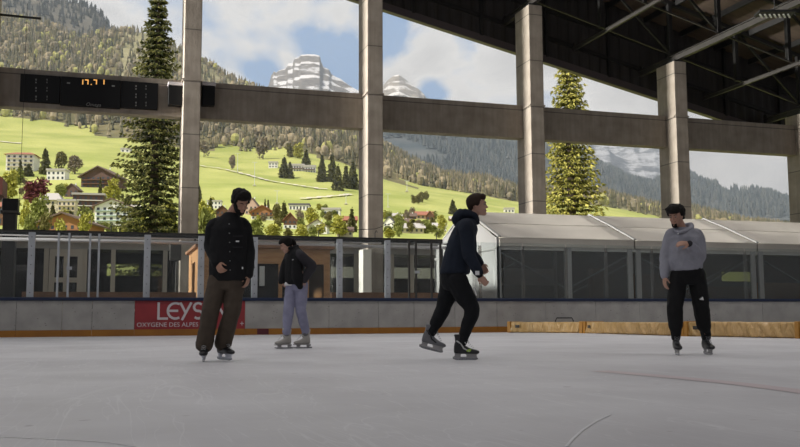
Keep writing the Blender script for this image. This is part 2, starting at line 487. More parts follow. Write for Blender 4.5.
# rafters running over the columns
raf_labels = ['steel rafter outside the view over the far left', 'steel rafter outside the view left of the scoreboard', 'steel rafter outside the view over the left column', 'steel rafter outside the view over the tall column',
              'steel rafter meeting the top of the column left of the big spruce', 'large steel rafter resting on the column behind the grey hoodie man',
              'steel rafter at the upper right over the shortest column']
for k, X in enumerate(colX):
    z = CHORD(X)
    o = empty('steel_rafter', (X, COLY, z-.1), raf_labels[k], 'beam')
    b = MB()
    b.box((X-.10, -10, z-.12), (X+.10, YF-.1, z-.09)).box((X-.018, -10, z-.09), (X+.018, YF-.1, z+.16)).box((X-.10, -10, z+.16), (X+.10, YF-.1, z+.19))
    b.build('flanged_beam', M['steel'], o)
    b = MB(); b.box((X-.03, YF-.35, z-.11), (X+.03, YF-.09, z+.4)); b.build('end_bracket', M['steel'], o)
mids = []
for k in range(len(colX) - 1):
    X = (colX[k] + colX[k+1]) / 2; z = CHORD(X)
    o = empty('steel_rafter', (X, COLY, z-.1), ['mid-bay steel rafter outside the view far left', 'mid-bay steel rafter outside the view left of the first column', 'mid-bay steel rafter above the rock peaks, outside the view', 'steel rafter above the small rock peak, left of the third column top',
        'slim steel rafter above the yellow-green spruce, midway between two columns', 'slim steel rafter between the two rightmost columns'][k], 'beam')
    b = MB(); b.box((X-.06, -10, z-.06), (X+.06, YF-.1, z-.04)).box((X-.012, -10, z-.04), (X+.012, YF-.1, z+.1)).box((X-.06, -10, z+.1), (X+.06, YF-.1, z+.12))
    b.build('flanged_beam', M['steel'], o)
    b = MB(); b.box((X-.03, YF-.35, z-.08), (X+.03, YF-.09, z+.3)); b.build('end_bracket', M['steel'], o)
# trusses parallel to the slope
XT0, XT1 = -6.0, 43.0
tr_labels = ['steel roof truss standing directly over the concrete columns', 'second steel roof truss from the column row', 'third steel roof truss from the column row', 'fourth steel roof truss, far from the column row']
for k, Y in enumerate((COLY + .75, 34.0, 28.4, 22.5)):
    o = empty('roof_truss', (XT0, Y, CHORD(XT0)), tr_labels[k], 'truss')
    off = .35 if k == 0 else .3
    P = lambda X, h, Y=Y, off=off: Vector((X, Y, CHORD(X) + off + h))
    MB().bar(P(XT0, 0), P(XT1, 0), .075, .075).build('bottom_chord', M['steel'], o)
    MB().bar(P(XT0, 2.65), P(XT1, 2.65), .16, .2).build('top_chord', M['darkmetal'], o)
    X = colX[1] - step
    j = 0
    while X < XT1 - step/4:
        MB().box((X-.1, Y-.1, CHORD(X)+.3), (X+.1, Y+.1, CHORD(X)+off+2.6)).build('post', M['darkmetal'], o)
        if X + step/2 < XT1:
            if j % 2 == 0: MB().bar(P(X, .05), P(X + step/2, 2.6), .1, .12).build('diagonal_brace', M['darkmetal'], o)
            else: MB().bar(P(X, 2.6), P(X + step/2, .05), .1, .12).build('diagonal_brace', M['darkmetal'], o)
        X += step/2; j += 1
# purlins under the deck
pu = empty('roof_purlins', (10, 20, DECK(10)-.2), 'row of dark steel purlins under the brown ceiling boards', 'beam')
for k in range(22):
    X = -4 + k * 2.2
    z = DECK(X) - .2
    MB().box((X-.06, -8, z-.12), (X+.06, YF-.1, z+.16)).build('purlin', M['darkmetal'], pu)
# thin rod braces at the upper right
rb = empty('rod_bracing', (30, 30, 12), 'crossing thin rods between roof trusses at the upper right', 'brace')
for X in (22, 26.5, 31, 35.5):
    MB().tube([(X, 34.0, CHORD(X)+.3), (X+3.4, 28.4, CHORD(X+3.4)+2.9)], .025, 6).build('rod', M['darkmetal'], rb)
    MB().tube([(X+3.4, 34.0, CHORD(X+3.4)+2.9), (X, 28.4, CHORD(X)+.3)], .025, 6).build('rod', M['darkmetal'], rb)
# ceiling lamp
c = at_f(775, 16, 30.0)
o = empty('ceiling_lamp', c + UP*.2, 'small unlit ceiling lamp with pale slats under the dark roof', 'lamp')
b = MB()
for k in range(7):
    b.obox(c + RH*(.16*(k-3)), RH*.03 + FH*.0, FH*.22 + UP*.02 + RH*.12, UP*.02)
b.build('louvre', M['white_lamp'], o)
MB().obox(c + UP*.1, RH*.62, FH*.26, UP*.04).build('housing', M['darkmetal'], o)
MB().tube([c + UP*.12, Vector((c.x, c.y, DECK(c.x)))], .02, 6).build('hanger', M['darkmetal'], o)

# ------------------------------------------------------------------ scoreboard on the beam
def beam_pt(px, py, y=BY0): return at_y(px, py, y)
p0 = beam_pt(20, 87, BY0-.16); p1 = beam_pt(158, 96.5, BY0-.16)
zt = (beam_pt(20, 73.5, BY0-.16).z + beam_pt(158, 83, BY0-.16).z)/2; zb = (beam_pt(20, 101, BY0-.16).z + beam_pt(158, 110, BY0-.16).z)/2
sb = empty('scoreboard', ((p0.x+p1.x)/2, BY0, zb), 'long black scoreboard showing amber digits on the left concrete beam', 'scoreboard')
s1 = beam_pt(60.5, 90, BY0-.16).x; s2 = beam_pt(121, 90, BY0-.16).x
MB().box((p0.x, BY0-.16, zb), (s1-.02, BY0, zt)).build('side_panel', M['black'], sb, bevel=.02)
MB().box((s1, BY0-.18, zb-.05), (s2-.02, BY0, zt)).build('clock_panel', M['black'], sb, bevel=.02)
MB().box((s2, BY0-.16, zb), (p1.x, BY0, zt)).build('side_panel', M['black'], sb, bevel=.02)
SEG = {'1': 'bc', '7': 'abc', '0': 'abcdef', '2': 'abged'}
def digit(mb, x, z, w, h, segs, y, t=.035):
    R_ = {'a': (x, z+h-t, x+w, z+h), 'g': (x, z+h/2-t/2, x+w, z+h/2+t/2), 'd': (x, z, x+w, z+t),
          'f': (x, z+h/2, x+t, z+h), 'b': (x+w-t, z+h/2, x+w, z+h), 'e': (x, z, x+t, z+h/2), 'c': (x+w-t, z, x+w, z+h/2)}
    for s in segs:
        a = R_[s]; mb.box((a[0], y-.012, a[1]), (a[2], y, a[3]))
yy = BY0 - .18
for (cx_, segs) in ((82.3, 'b'), (87.5, 'abf'), (96, 'ab'), (103.5, 'b')):
    q = beam_pt(cx_, 82, yy); mb = MB(); segs = segs.replace('f', '')
    digit(mb, q.x-.1, q.z-.30, .14, .40, segs, yy, t=.042); mb.build('digit', M['amber'], sb)
q = beam_pt(91.3, 84.5, yy); MB().box((q.x-.02, yy-.012, q.z-.02), (q.x+.02, yy, q.z+.02)).build('digit_dot', M['amber'], sb)
for (cx_, cy_) in ((36, 81), (36, 89.3), (36, 98), (47, 81), (47, 89.3), (47, 98), (136, 87.5), (136, 95.7), (136, 104), (146, 87.5), (146, 95.7), (146, 104)):
    q = beam_pt(cx_, cy_, BY0-.16); mb = MB()
    w_ = .05 if cx_ in (36, 136) else .03
    mb.box((q.x-w_/2, BY0-.172, q.z+.02), (q.x+w_/2, BY0-.16, q.z+.09)); mb.box((q.x-w_/2, BY0-.172, q.z-.09), (q.x+w_/2, BY0-.16, q.z-.03))
    mb.build('small_digit', M['dim'], sb)
for (cx_, cy_) in ((68.5, 83), (113.3, 86)):
    q = beam_pt(cx_, cy_, yy); MB().box((q.x-.06, yy-.01, q.z-.03), (q.x+.06, yy, q.z+.03)).build('team_mark', M['dim'], sb)
def text_part(s, p, size, m, parent, name='lettering', rot=(math.pi/2, 0, 0), ext=.004, align='LEFT', font_shear=0.0, sx=1.0):
    cu = bpy.data.curves.new(name, 'FONT'); cu.body = s; cu.size = size; cu.extrude = ext; cu.align_x = align; cu.shear = font_shear
    cu.resolution_u = 3
    t = bpy.data.objects.new(name, cu); COL.objects.link(t)
    bpy.context.view_layer.update()
    me = bpy.data.meshes.new_from_object(t.evaluated_get(bpy.context.evaluated_depsgraph_get()))
    bpy.data.objects.remove(t)
    o = bpy.data.objects.new(name, me); COL.objects.link(o); me.materials.clear(); me.materials.append(m)
    if sx != 1.0:
        for v in me.vertices: v.co.x *= sx
    o.parent = parent; o.location = Vector(p) - wloc(parent); o.rotation_euler = rot
    return o
q = beam_pt(85.5, 105.0, yy); text_part('Omega', (q.x, yy-.006, q.z-.03), .20, M['dim'], sb, 'maker_name', font_shear=.3)
# loudspeaker pair on both sides of the column
for px0, px1, lab_ in ((168.5, 183.5, 'small black loudspeaker box under a pale hood, left of the column by the scoreboard'), (202.5, 215, 'small black loudspeaker box under a pale hood, right of the same column')):
    a = beam_pt(px0, 94, BY0-.5); b_ = beam_pt(px1, 94, BY0-.5)
    zt_ = beam_pt((px0+px1)/2, 85.5, BY0-.5).z; zb_ = beam_pt((px0+px1)/2, 105.5, BY0-.5).z
    o = empty('loudspeaker', ((a.x+b_.x)/2, BY0, zb_), lab_, 'loudspeaker')
    MB().box((a.x, BY0-.5, zb_+.03), (b_.x, BY0-.08, zt_)).build('cabinet', M['black'], o, bevel=.02)
    MB().box((a.x-.03, BY0-.56, zt_), (b_.x+.03, BY0-.02, zt_+.14)).build('rain_hood', M['white'], o, bevel=.02)
    MB().box((a.x+.1, BY0-.1, zb_+.1), (b_.x-.1, BY0, zt_-.1)).build('wall_bracket', M['steel'], o)

# ------------------------------------------------------------------ rink barrier
BH = 1.02
rbx = empty('rink_barrier', (8, YB+.03, 0), 'white rink boards with blue top rail and orange-yellow kick plate', 'rink barrier')
seams_px = [16, 62, 92, 134.5, 245, 287, 329, 378.5, 414, 455, 497, 546, 596, 640]
sx = [at_y(p, 318, YB).x for p in seams_px]
edges = [sx[0]-2*2.3, sx[0]-2.3] + sx
while edges[-1] < 34: edges.append(edges[-1] + 2.35)
for a, b_ in zip(edges[:-1], edges[1:]):
    banner = abs(a - sx[3]) < 1e-6
    p = MB().box((a+.004, YB, .17), (b_-.004, YB+.06, .93)).build('advertising_panel' if banner else 'board_panel', M['red'] if banner else M['board'], rbx, bevel=.004)
    if banner: p['label'] = 'red advertising panel with white lettering'
    MB().box((a+.002, YB-.012, 0), (b_-.002, YB+.06, .17)).build('kick_plate', M['yellow'], rbx, bevel=.006)
MB().box((edges[0], YB-.05, .93), (edges[-1], YB+.16, BH)).build('top_rail', M['blue'], rbx, bevel=.015)
a = at_y(257, 335, YB).x; MB().box((a, YB-.016, .01), (a+.32, YB-.013, .165)).build('maroon_kick_mark', M['darkred'], rbx)
q = at_y(157.5, 319.5, YB); qb = at_y(209, 303, YB)
def strokes(specs, x0, z0, h, t, name, m, parent, Y):
    mb = MB(); cnt = 0
    for dx, poly in specs:
        for pts in poly:
            for (xa, za), (xb, zb) in zip(pts[:-1], pts[1:]):
                a_ = Vector((x0+(dx+xa)*h, Y, z0+za*h)); b2 = Vector((x0+(dx+xb)*h, Y, z0+zb*h))
                e_ = (b2-a_).normalized()*t*.35; a_.y -= .0012*(cnt % 5); b2.y = a_.y; cnt += 1; mb.bar(a_-e_, b2+e_, .008, t, up=Vector((0, 1, 0)).cross((b2-a_).normalized()))
    return mb.build(name, m, parent)
arc = lambda cx_, cz_, rx_, rz_, a0, a1, n=10: [(cx_+rx_*math.cos(math.radians(a0+(a1-a0)*i/n)), cz_+rz_*math.sin(math.radians(a0+(a1-a0)*i/n))) for i in range(n+1)]
GL = dict(L=[[(0,1),(0,0),(.55,0)]], E=[arc(.5,.5,.48,.5,65,295,14), [(.03,.5),(.62,.5)]], Y=[[(0,1),(.3,.42)], [(.66,1),(.12,-.06)]],
          S=[arc(.3,.74,.27,.26,50,270,9) + arc(.3,.25,.27,.25,90,-130,9)[0:]], I=[[(0,0),(0,1)]], N=[[(0,0),(0,1),(.6,0),(.6,1)]])
lh = at_y(160, 303.5, YB).z - at_y(160, 319, YB).z
xs = [at_y(p, 312, YB).x for p in (158.5, 167.5, 180.5, 193.5, 209.5, 216.5)]
for ch, x_ in zip('LEYSIN', xs):
    strokes([(0, GL[ch])], x_, at_y(160, 318.6, YB).z, lh, .062, 'banner_letter', M['white'], rbx, YB-.008)
q2 = at_y(136.5, 327, YB); text_part('OXYGENE DES ALPES', (q2.x, YB-.004, .24), .165, M['white'], rbx, sx=1.02)
q3 = at_y(239.5, 327, YB); text_part('+', (q3.x, YB-.004, .235), .22, M['white'], rbx)
# black puck marks on the boards
pk = MB()
for k in range(260):
    X = random.uniform(edges[0], 20); z = random.uniform(.2, .9); w = random.uniform(.01, .03)
    if sx[3] < X < sx[4]: continue
    pk.box((X, YB-.003, z), (X+w, YB-.001, z+random.uniform(.004, .012)))
pk.build('puck_marks', M['darkmetal'], rbx)['kind'] = 'stuff'

# ------------------------------------------------------------------ protective glass
GY = YB + .09
GT = at_y(68, 233, GY).z
gs = empty('protective_glass', (8, GY, BH), 'row of clear protective glass panes standing on the rink boards', 'glass screen')
wide = [31, 147, 201, 254.5, 339.5, 387.5]
thin = [58, 68.5, 89.5, 98.5, 409, 416, 431.5, 440.5]
faint = [480, 523, 566, 606, 652, 700, 745]
px_all = sorted(wide + thin + faint)
for p in wide:
    X = at_y(p, 265, GY).x
    MB().box((X-.085, GY-.03, BH), (X+.085, GY+.03, GT)).build('wide_post', M['alu'], gs, bevel=.008)
    bl = MB()
    for k in range(7): bl.tube([(X, GY-.035, BH+.12+k*.24), (X, GY-.028, BH+.12+k*.24)], .014, 6)
    bl.build('bolts', M['steel'], gs)['kind'] = 'stuff'
for p in thin:
    X = at_y(p, 265, GY).x
    MB().box((X-.028, GY-.03, BH), (X+.028, GY+.03, GT+.0)).build('thin_post', M['steel'] if p > 400 else M['alu'], gs, bevel=.006)
for p in faint:
    X = at_y(p, 265, GY).x
    MB().box((X-.05, GY-.012, BH), (X+.05, GY+.012, GT-.1)).build('clear_joint_strip', M['film'], gs)
gx = [-9.0, -6.6] + [at_y(p, 265, GY).x for p in px_all] + [26.5, 29.5, 33]
for a, b_ in zip(gx[:-1], gx[1:]):
    if b_ - a < .08: continue
    MB().box((a+.02, GY-.006, BH), (b_-.02, GY+.006, GT)).build('glass_pane', M['glass'], gs)
xr_ = at_y(441, 240, GY).x
MB().box((gx[0], GY-.02, GT), (xr_, GY+.02, GT+.03)).build('top_channel', M['steel'], gs)
for pa, pb in ((68.5, 89.5), (416, 431.5)):
    X = at_y(pa, 265, GY).x
    MB().box((X-.05, GY-.09, BH+.72), (X+.09, GY-.03, BH+.80)).build('gate_latch', M['alu'], gs)
# net rail above the glass
RY = YB + .55
z1 = at_y(0, 228.3, RY).z; z0 = at_y(0, 234, RY).z
xr2 = at_y(442, 240, RY).x
nr = empty('net_rail', (0, RY, z0), 'long dark rail just above the protective glass', 'rail')
MB().box((-10, RY-.06, z0), (xr2, RY+.06, z1-.02)).build('rail_bar', M['darkmetal'], nr, bevel=.01)
for p in wide + [68.5, 416]:
    X = at_y(p, 265, GY).x
    MB().box((X-.03, GY+.03, z0-.06), (X+.03, RY+.05, z0)).build('bracket_arm', M['darkmetal'], nr)
    MB().box((X-.03, GY+.0, GT-.1), (X+.03, GY+.05, z0-.02)).build('bracket_arm', M['darkmetal'], nr)
for p in (111, 244, 318.5, 375, 436.5):
    q = at_y(p, 230, RY)
    MB().tube([(q.x, RY, z1-.03), (q.x+.0, RY, z1+.12), (q.x+.04, RY, z1+.2), (q.x+.07, RY, z1+.14)], .013, 6).build('hook', M['darkmetal'], nr)
MB().tube([at_y(330, 226, RY+.3), at_y(350, 230, RY+.3), at_y(375, 229, RY+.3), at_y(395, 222, RY+.3)], .01, 5).build('loose_cable', M['darkmetal'], nr)

# brown bench rail directly behind the boards
o = empty('wooden_bench_rail', (2, 26.6, 0), 'low brown wooden rail behind the boards on the left', 'rail')
x0, x1 = at_y(22, 294, 26.6).x, at_y(196, 294, 26.6).x
zt_ = at_y(110, 292, 26.6).z
MB().box((x0, 26.55, zt_-.35), (x1, 26.65, zt_)).build('plank', M['brownwood'], o)
for k in range(5):
    X = x0 + .1 + (x1-x0-.2)*k/4
    MB().box((X-.04, 26.65, 0), (X+.04, 26.75, zt_-.02)).build('post', M['brownwood'], o)
o = empty('wooden_bench_rail', (10, 26.6, 0), 'low brown wooden rail behind the boards right of the kiosk', 'rail')
x0, x1 = at_y(331, 294, 26.6).x, at_y(438, 294, 26.6).x
zt_ = at_y(380, 292.5, 26.6).z
MB().box((x0, 26.55, zt_-.35), (x1, 26.65, zt_)).build('plank', M['brownwood'], o)
for k in range(4):
    X = x0 + .1 + (x1-x0-.2)*k/3
    MB().box((X-.04, 26.65, 0), (X+.04, 26.75, zt_-.02)).build('post', M['brownwood'], o)

# two white bars added in place of pale bands reflected in the glass
for zz, r_, yy_, lab_ in ((at_y(100, 241, 30).z, .055, 30.0, 'bright white bar standing for a reflection in the glass, lower of the two'),
                    (at_y(100, 236.5, 30.2).z, .035, 30.2, 'thin pale bar standing for a reflection in the glass, upper of the two')):
    o = empty('reflection_bar', (2, yy_, zz), lab_, 'pipe')
    MB().tube([(-9, yy_, zz), (12.1, yy_, zz)], r_, 10).build('pipe', M['white'], o, smooth=True)
    for k in range(3):
        X = -6.0 + k * 8.6
        MB().bar((X, yy_, 0), (X, yy_, zz), .06, .06).build('support', M['steel'], o)

# ------------------------------------------------------------------ wooden kiosk
KY0, KY1 = 27.4, 30.9
ka = at_y(198.5, 270, KY0).x; kb = at_y(330, 270, KY0).x
kz = at_y(250, 248, KY0).z; kh = at_y(250, 263.5, KY0).z
ko = empty('wooden_kiosk', ((ka+kb)/2, (KY0+KY1)/2, 0), 'orange-brown wooden kiosk with dark windows behind the young woman', 'kiosk')
w1a, w1b = at_y(257, 280, KY0).x, at_y(278.5, 280, KY0).x
w2a, w2b = at_y(309, 280, KY0).x, at_y(324, 280, KY0).x
fr = MB()
fr.box((ka, KY0, kh), (kb, KY0+.1, kz)).box((ka, KY0, 0), (kb, KY0+.1, 1.05))
for a, b_ in ((ka, w1a-.5), (w1a-.08, w1a), (w1b, w1b+.12), (w2a-.1, w2a), (w2b, kb)):
    fr.box((a, KY0, 1.05), (b_, KY0+.1, kh))
fr.build('front_wall', M['wood'], ko, bevel=.008)
sw = MB()
sw.box((ka, KY0+.1, 0), (ka+.08, KY1, 1.1)).box((ka, KY0+.1, kh+.1), (ka+.08, KY1, kz)).box((ka, KY0+.1, 1.1), (ka+.08, KY0+1.2, kh+.1)).box((ka, KY0+2.2, 1.1), (ka+.08, KY1, kh+.1))
sw.box((kb-.08, KY0+.1, 0), (kb, KY1, kz))
sw.build('side_walls', M['wood'], ko)
MB().box((ka-.12, KY0-.12, kz), (kb+.12, KY1+.1, kz+.09)).build('flat_roof', M['brownwood'], ko, bevel=.01)
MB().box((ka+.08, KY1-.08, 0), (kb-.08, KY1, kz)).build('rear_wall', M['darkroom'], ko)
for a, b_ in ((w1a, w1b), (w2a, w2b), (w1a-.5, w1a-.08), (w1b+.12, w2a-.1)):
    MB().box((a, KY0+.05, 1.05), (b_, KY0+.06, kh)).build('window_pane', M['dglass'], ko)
ct = MB(); ct.box((w1a-.6, KY0+.6, 1.0), (w2b+.2, KY0+1.2, 1.06)); ct.build('counter', M['wood'], ko)
# things on the kiosk counter
p = at_y(262, 275, KY0+.75)
def poster(px, py, w, h, Y, m, lab_):
    q = at_y(px, py, Y); o = MB().box((q.x-w/2, Y-.01, q.z-h/2), (q.x+w/2, Y, q.z+h/2)).build('paper_notice', m, base=q); tag(o, lab_, 'notice'); return o
poster(262, 276, .16, .6, KY0, mat('paper', (.6, .58, .55), .7), 'slanted white paper notice on the kiosk window left of the woman')

# ------------------------------------------------------------------ service pavilion behind the columns
PY0, PY1 = 39.2, 45.4
pa, pb = -10.0, 21.0
ptop = at_y(100, 234.5, PY0).z
phead = at_y(110, 249.5, PY0).z
pv = empty('service_pavilion', (2, 42, 0), 'low dark glazed building with cream frames behind the boards', 'building')
MB().box((pa-.4, PY0-.6, ptop-.35), (pb+.2, PY1+.2, ptop)).build('flat_roof', M['fascia'], pv, bevel=.02)
MB().box((pa, PY0, phead), (pb, PY0+.2, ptop-.35)).build('fascia_board', M['fascia'], pv)
MB().box((pa, PY0, 0), (pb, PY0+.2, .75)).build('plinth', M['darkroom'], pv)
# rear wall with a strip window
zs0, zs1 = at_y(120, 276, PY1).z, at_y(120, 264, PY1).z
rw = MB(); rw.box((pa, PY1-.15, 0), (pb, PY1, zs0)).box((pa, PY1-.15, zs1), (pb, PY1, ptop-.35))
ops = [(at_y(107, 270, PY1).x, at_y(139, 270, PY1).x), (at_y(150, 270, PY1).x, at_y(162, 270, PY1).x), (at_y(188, 270, PY1).x, at_y(205, 270, PY1).x),
       (at_y(330, 272, PY1).x, at_y(357, 272, PY1).x), (at_y(393, 272, PY1).x, at_y(437, 272, PY1).x)]
last = pa
for a, b_ in ops:
    rw.box((last, PY1-.15, zs0), (a, PY1, zs1)); last = b_
rw.box((last, PY1-.15, zs0), (pb, PY1, zs1))
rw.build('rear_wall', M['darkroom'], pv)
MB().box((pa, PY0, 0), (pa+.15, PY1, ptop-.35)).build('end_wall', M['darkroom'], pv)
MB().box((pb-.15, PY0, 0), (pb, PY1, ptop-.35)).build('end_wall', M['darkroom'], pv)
for p in (3, 46, 84.5, 113, 146, 165, 178, 206, 230, 256, 280, 305, 328, 356, 392, 412, 438):
    X = at_y(p, 270, PY0).x
    w_ = .09
    MB().box((X-w_, PY0-.02, .75), (X+w_, PY0+.1, phead)).build('window_mullion', M['cream'], pv)
MB().box((pa, PY0-.02, .75), (pb, PY0+.1, .85)).build('window_sill', M['cream'], pv)
MB().box((pa, PY0+.04, .85), (pb, PY0+.05, phead)).build('window_glass', M['dglass'], pv)
# cream framed door
da, db = at_y(49, 270, PY0).x, at_y(83, 270, PY0).x
dz0, dz1 = 0.0, at_y(66, 249, PY0).z
d = MB()
for a, b_ in ((da, da+.22), ((da+db)/2-.1, (da+db)/2+.1), (db-.22, db)): d.box((a, PY0-.075, dz0), (b_, PY0-.021, dz1))
zz = at_y(66, 254.5, PY0).z; d.box((da, PY0-.06, zz-.08), (db, PY0-.02, zz+.08))
zz = at_y(66, 280, PY0).z; d.box((da, PY0-.06, zz-.1), (db, PY0-.02, zz+.1)); d.box((da, PY0-.06, dz1-.15), (db, PY0-.02, dz1)); d.box((da, PY0-.06, 0), (db, PY0-.02, .4))
d.build('door', M['cream'], pv)
# cream garden wall seen through the strip window on the right
ga, gb_ = at_y(326, 274, 50).x, at_y(441, 274, 50).x
o = MB().box((ga, 50, 0), (gb_, 50.3, 3.6)).build('garden_wall', M['plaster'], base=((ga+gb_)/2, 50, 0)); tag(o, 'pale garden wall seen through the strip window beside the tall column', 'wall')
# furniture silhouettes inside: tables
for k, p in enumerate((112, 128, 160, 342, 404, 424)):
    q = at_y(p, 285, PY0+2.2)
    t_ = empty('cafe_table', (q.x, q.y, 0), ['dark table inside the glazed building, below the green strip window', 'dark table inside the glazed building, right end of the green strip window',
        'dark table inside the glazed building near the first column', 'dark table inside the building just left of the tall column',
        'dark table inside the building right of the tall column', 'dark table inside the building close to the tent'][k], 'table')
    MB().box((q.x-.6, q.y-.4, 1.0), (q.x+.6, q.y+.4, 1.05)).build('tabletop', M['brownwood'], t_)
    MB().tube([(q.x, q.y, 0), (q.x, q.y, 1.0)], .05, 8).build('pedestal', M['darkmetal'], t_)
    MB().tube([(q.x, q.y, .0), (q.x, q.y, .04)], .28, 14).build('foot', M['darkmetal'], t_)
# electrical box near the first column
q = at_y(175.5, 251.5, 36.6)
o = MB().box((q.x-.22, 36.5, q.z-.35), (q.x+.22, 36.75, q.z+.35)).build('electrical_box', M['steel'], base=(q.x, 36.6, q.z-.35), bevel=.02)
tag(o, 'grey electrical box beside the first column behind the glass', 'electrical box')
o = MB().tube([(q.x+.05, 36.7, 0), (q.x+.05, 36.7, q.z-.35)], .03, 8).build('conduit', M['steel'], base=(q.x+.05, 36.7, 0)); tag(o, 'thin grey conduit running down from the electrical box', 'pipe')
# pale plaster pier at left of tall column
q0, q1 = at_y(360.5, 270, 36.7).x, at_y(369, 270, 36.7).x
zt_ = at_y(364, 250, 36.7).z
o = MB().box((q0, 36.3, 0), (q1, 36.98, zt_)).build('plaster_pier', M['plaster'], base=((q0+q1)/2, 36.6, 0), bevel=.01); tag(o, 'pale plastered pier at the foot of the tall column', 'pier')
# dark vent box and left roof corner
for (px0, px1, py0, py1, Y, nm, lab_, m_) in ((2, 17, 198, 229, 33.0, 'vent_box', 'dark vent cowl rising above the rail at the left edge', 'darkmetal'),):
    a = at_y(px0, py0, Y); b_ = at_y(px1, py1, Y)
    o = empty(nm, ((a.x+b_.x)/2, Y+.3, 0), lab_, 'vent')
    MB().box((a.x+.05, Y, 0), (b_.x-.05, Y+.6, a.z-.5)).build('duct', M[m_], o)
    MB().box((a.x-.03, Y-.06, a.z-.5), (b_.x+.03, Y+.66, a.z-.42)).build('lower_flange', M['steel'], o)
    MB().box((a.x, Y, a.z-.42), (b_.x, Y+.6, a.z)).build('cowl', M['black'], o, bevel=.02)
a = at_y(3.5, 165, 36.5); b_ = at_y(3.5, 200, 36.5)
o = empty('red_brown_canopy', (a.x-3, 36.5, 0), 'red-brown building edge at the far left behind the rail', 'building')
MB().prism([Vector((a.x-6, 36.5, a.z+.6)), Vector((a.x-1, 36.5, a.z+.2)), Vector((a.x, 36.5, a.z-.5)), Vector((a.x, 36.5, b_.z+.2)), Vector((a.x-6, 36.5, b_.z+.2))], (0, 1.6, 0)).build('clad_wall', mat('red_brown_clad', (.16, .05, .035), .7), o)
MB().box((a.x-5.8, 36.7, 0), (a.x-.3, 37.9, b_.z+.2)).build('lower_wall', M['darkroom'], o)
# hanging rods and cable at upper left
a = at_y(41, 19, 38.0)
o = MB().tube([(a.x-2.4, 37.95, a.z+.02), (a.x, 37.95, a.z)], .05, 8).build('support_rod', M['darkmetal'], base=(a.x-3, 38, a.z)); tag(o, 'dark horizontal rod entering at the upper left corner', 'rod')
q = at_y(21, 165, 37.6)
o = MB().tube([(q.x, 37.6, at_y(23, 3, 37.6).z), (q.x, 37.6, 3.6)], .009, 5).build('hanging_cable', M['darkmetal'], base=(q.x, 37.6, 3.6)); tag(o, 'thin dark vertical cable beside the left end of the scoreboard', 'cable')

# ------------------------------------------------------------------ marquee tent
TX0 = at_y(498, 250, 28.0).x
BAY = 5.26
TY0, TYM, TY1 = 28.0, 31.0, 34.0
TZE = at_y(498, 237, TY0).z
TZB = at_y(498, 246, TY0).z
TZR = at_y(466, 211.5, TYM).z
NB = 4
TX1 = TX0 + BAY*NB
tn = empty('marquee_tent', ((TX0+TX1)/2, TYM, 0), 'long white marquee tent with clear side windows behind the boards', 'tent')
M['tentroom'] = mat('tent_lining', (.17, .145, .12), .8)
def sag_panel(mb, x0, x1, ya, za, yb, zb, nx=10, ny=6, sag=.24):
    vs = []
    for j in range(ny+1):
        v = j/ny
        for i in range(nx+1):
            u = i/nx
            s_ = -sag * math.sin(math.pi*u) * math.sin(math.pi*v)
            vs.append((x0+(x1-x0)*u, ya+(yb-ya)*v, za+(zb-za)*v + s_))
    mb.add(vs, [(j*(nx+1)+i, j*(nx+1)+i+1, (j+1)*(nx+1)+i+1, (j+1)*(nx+1)+i) for j in range(ny) for i in range(nx)])
ymid = (TY0+TYM)/2; zmid = at_y(480, 222.5, ymid).z
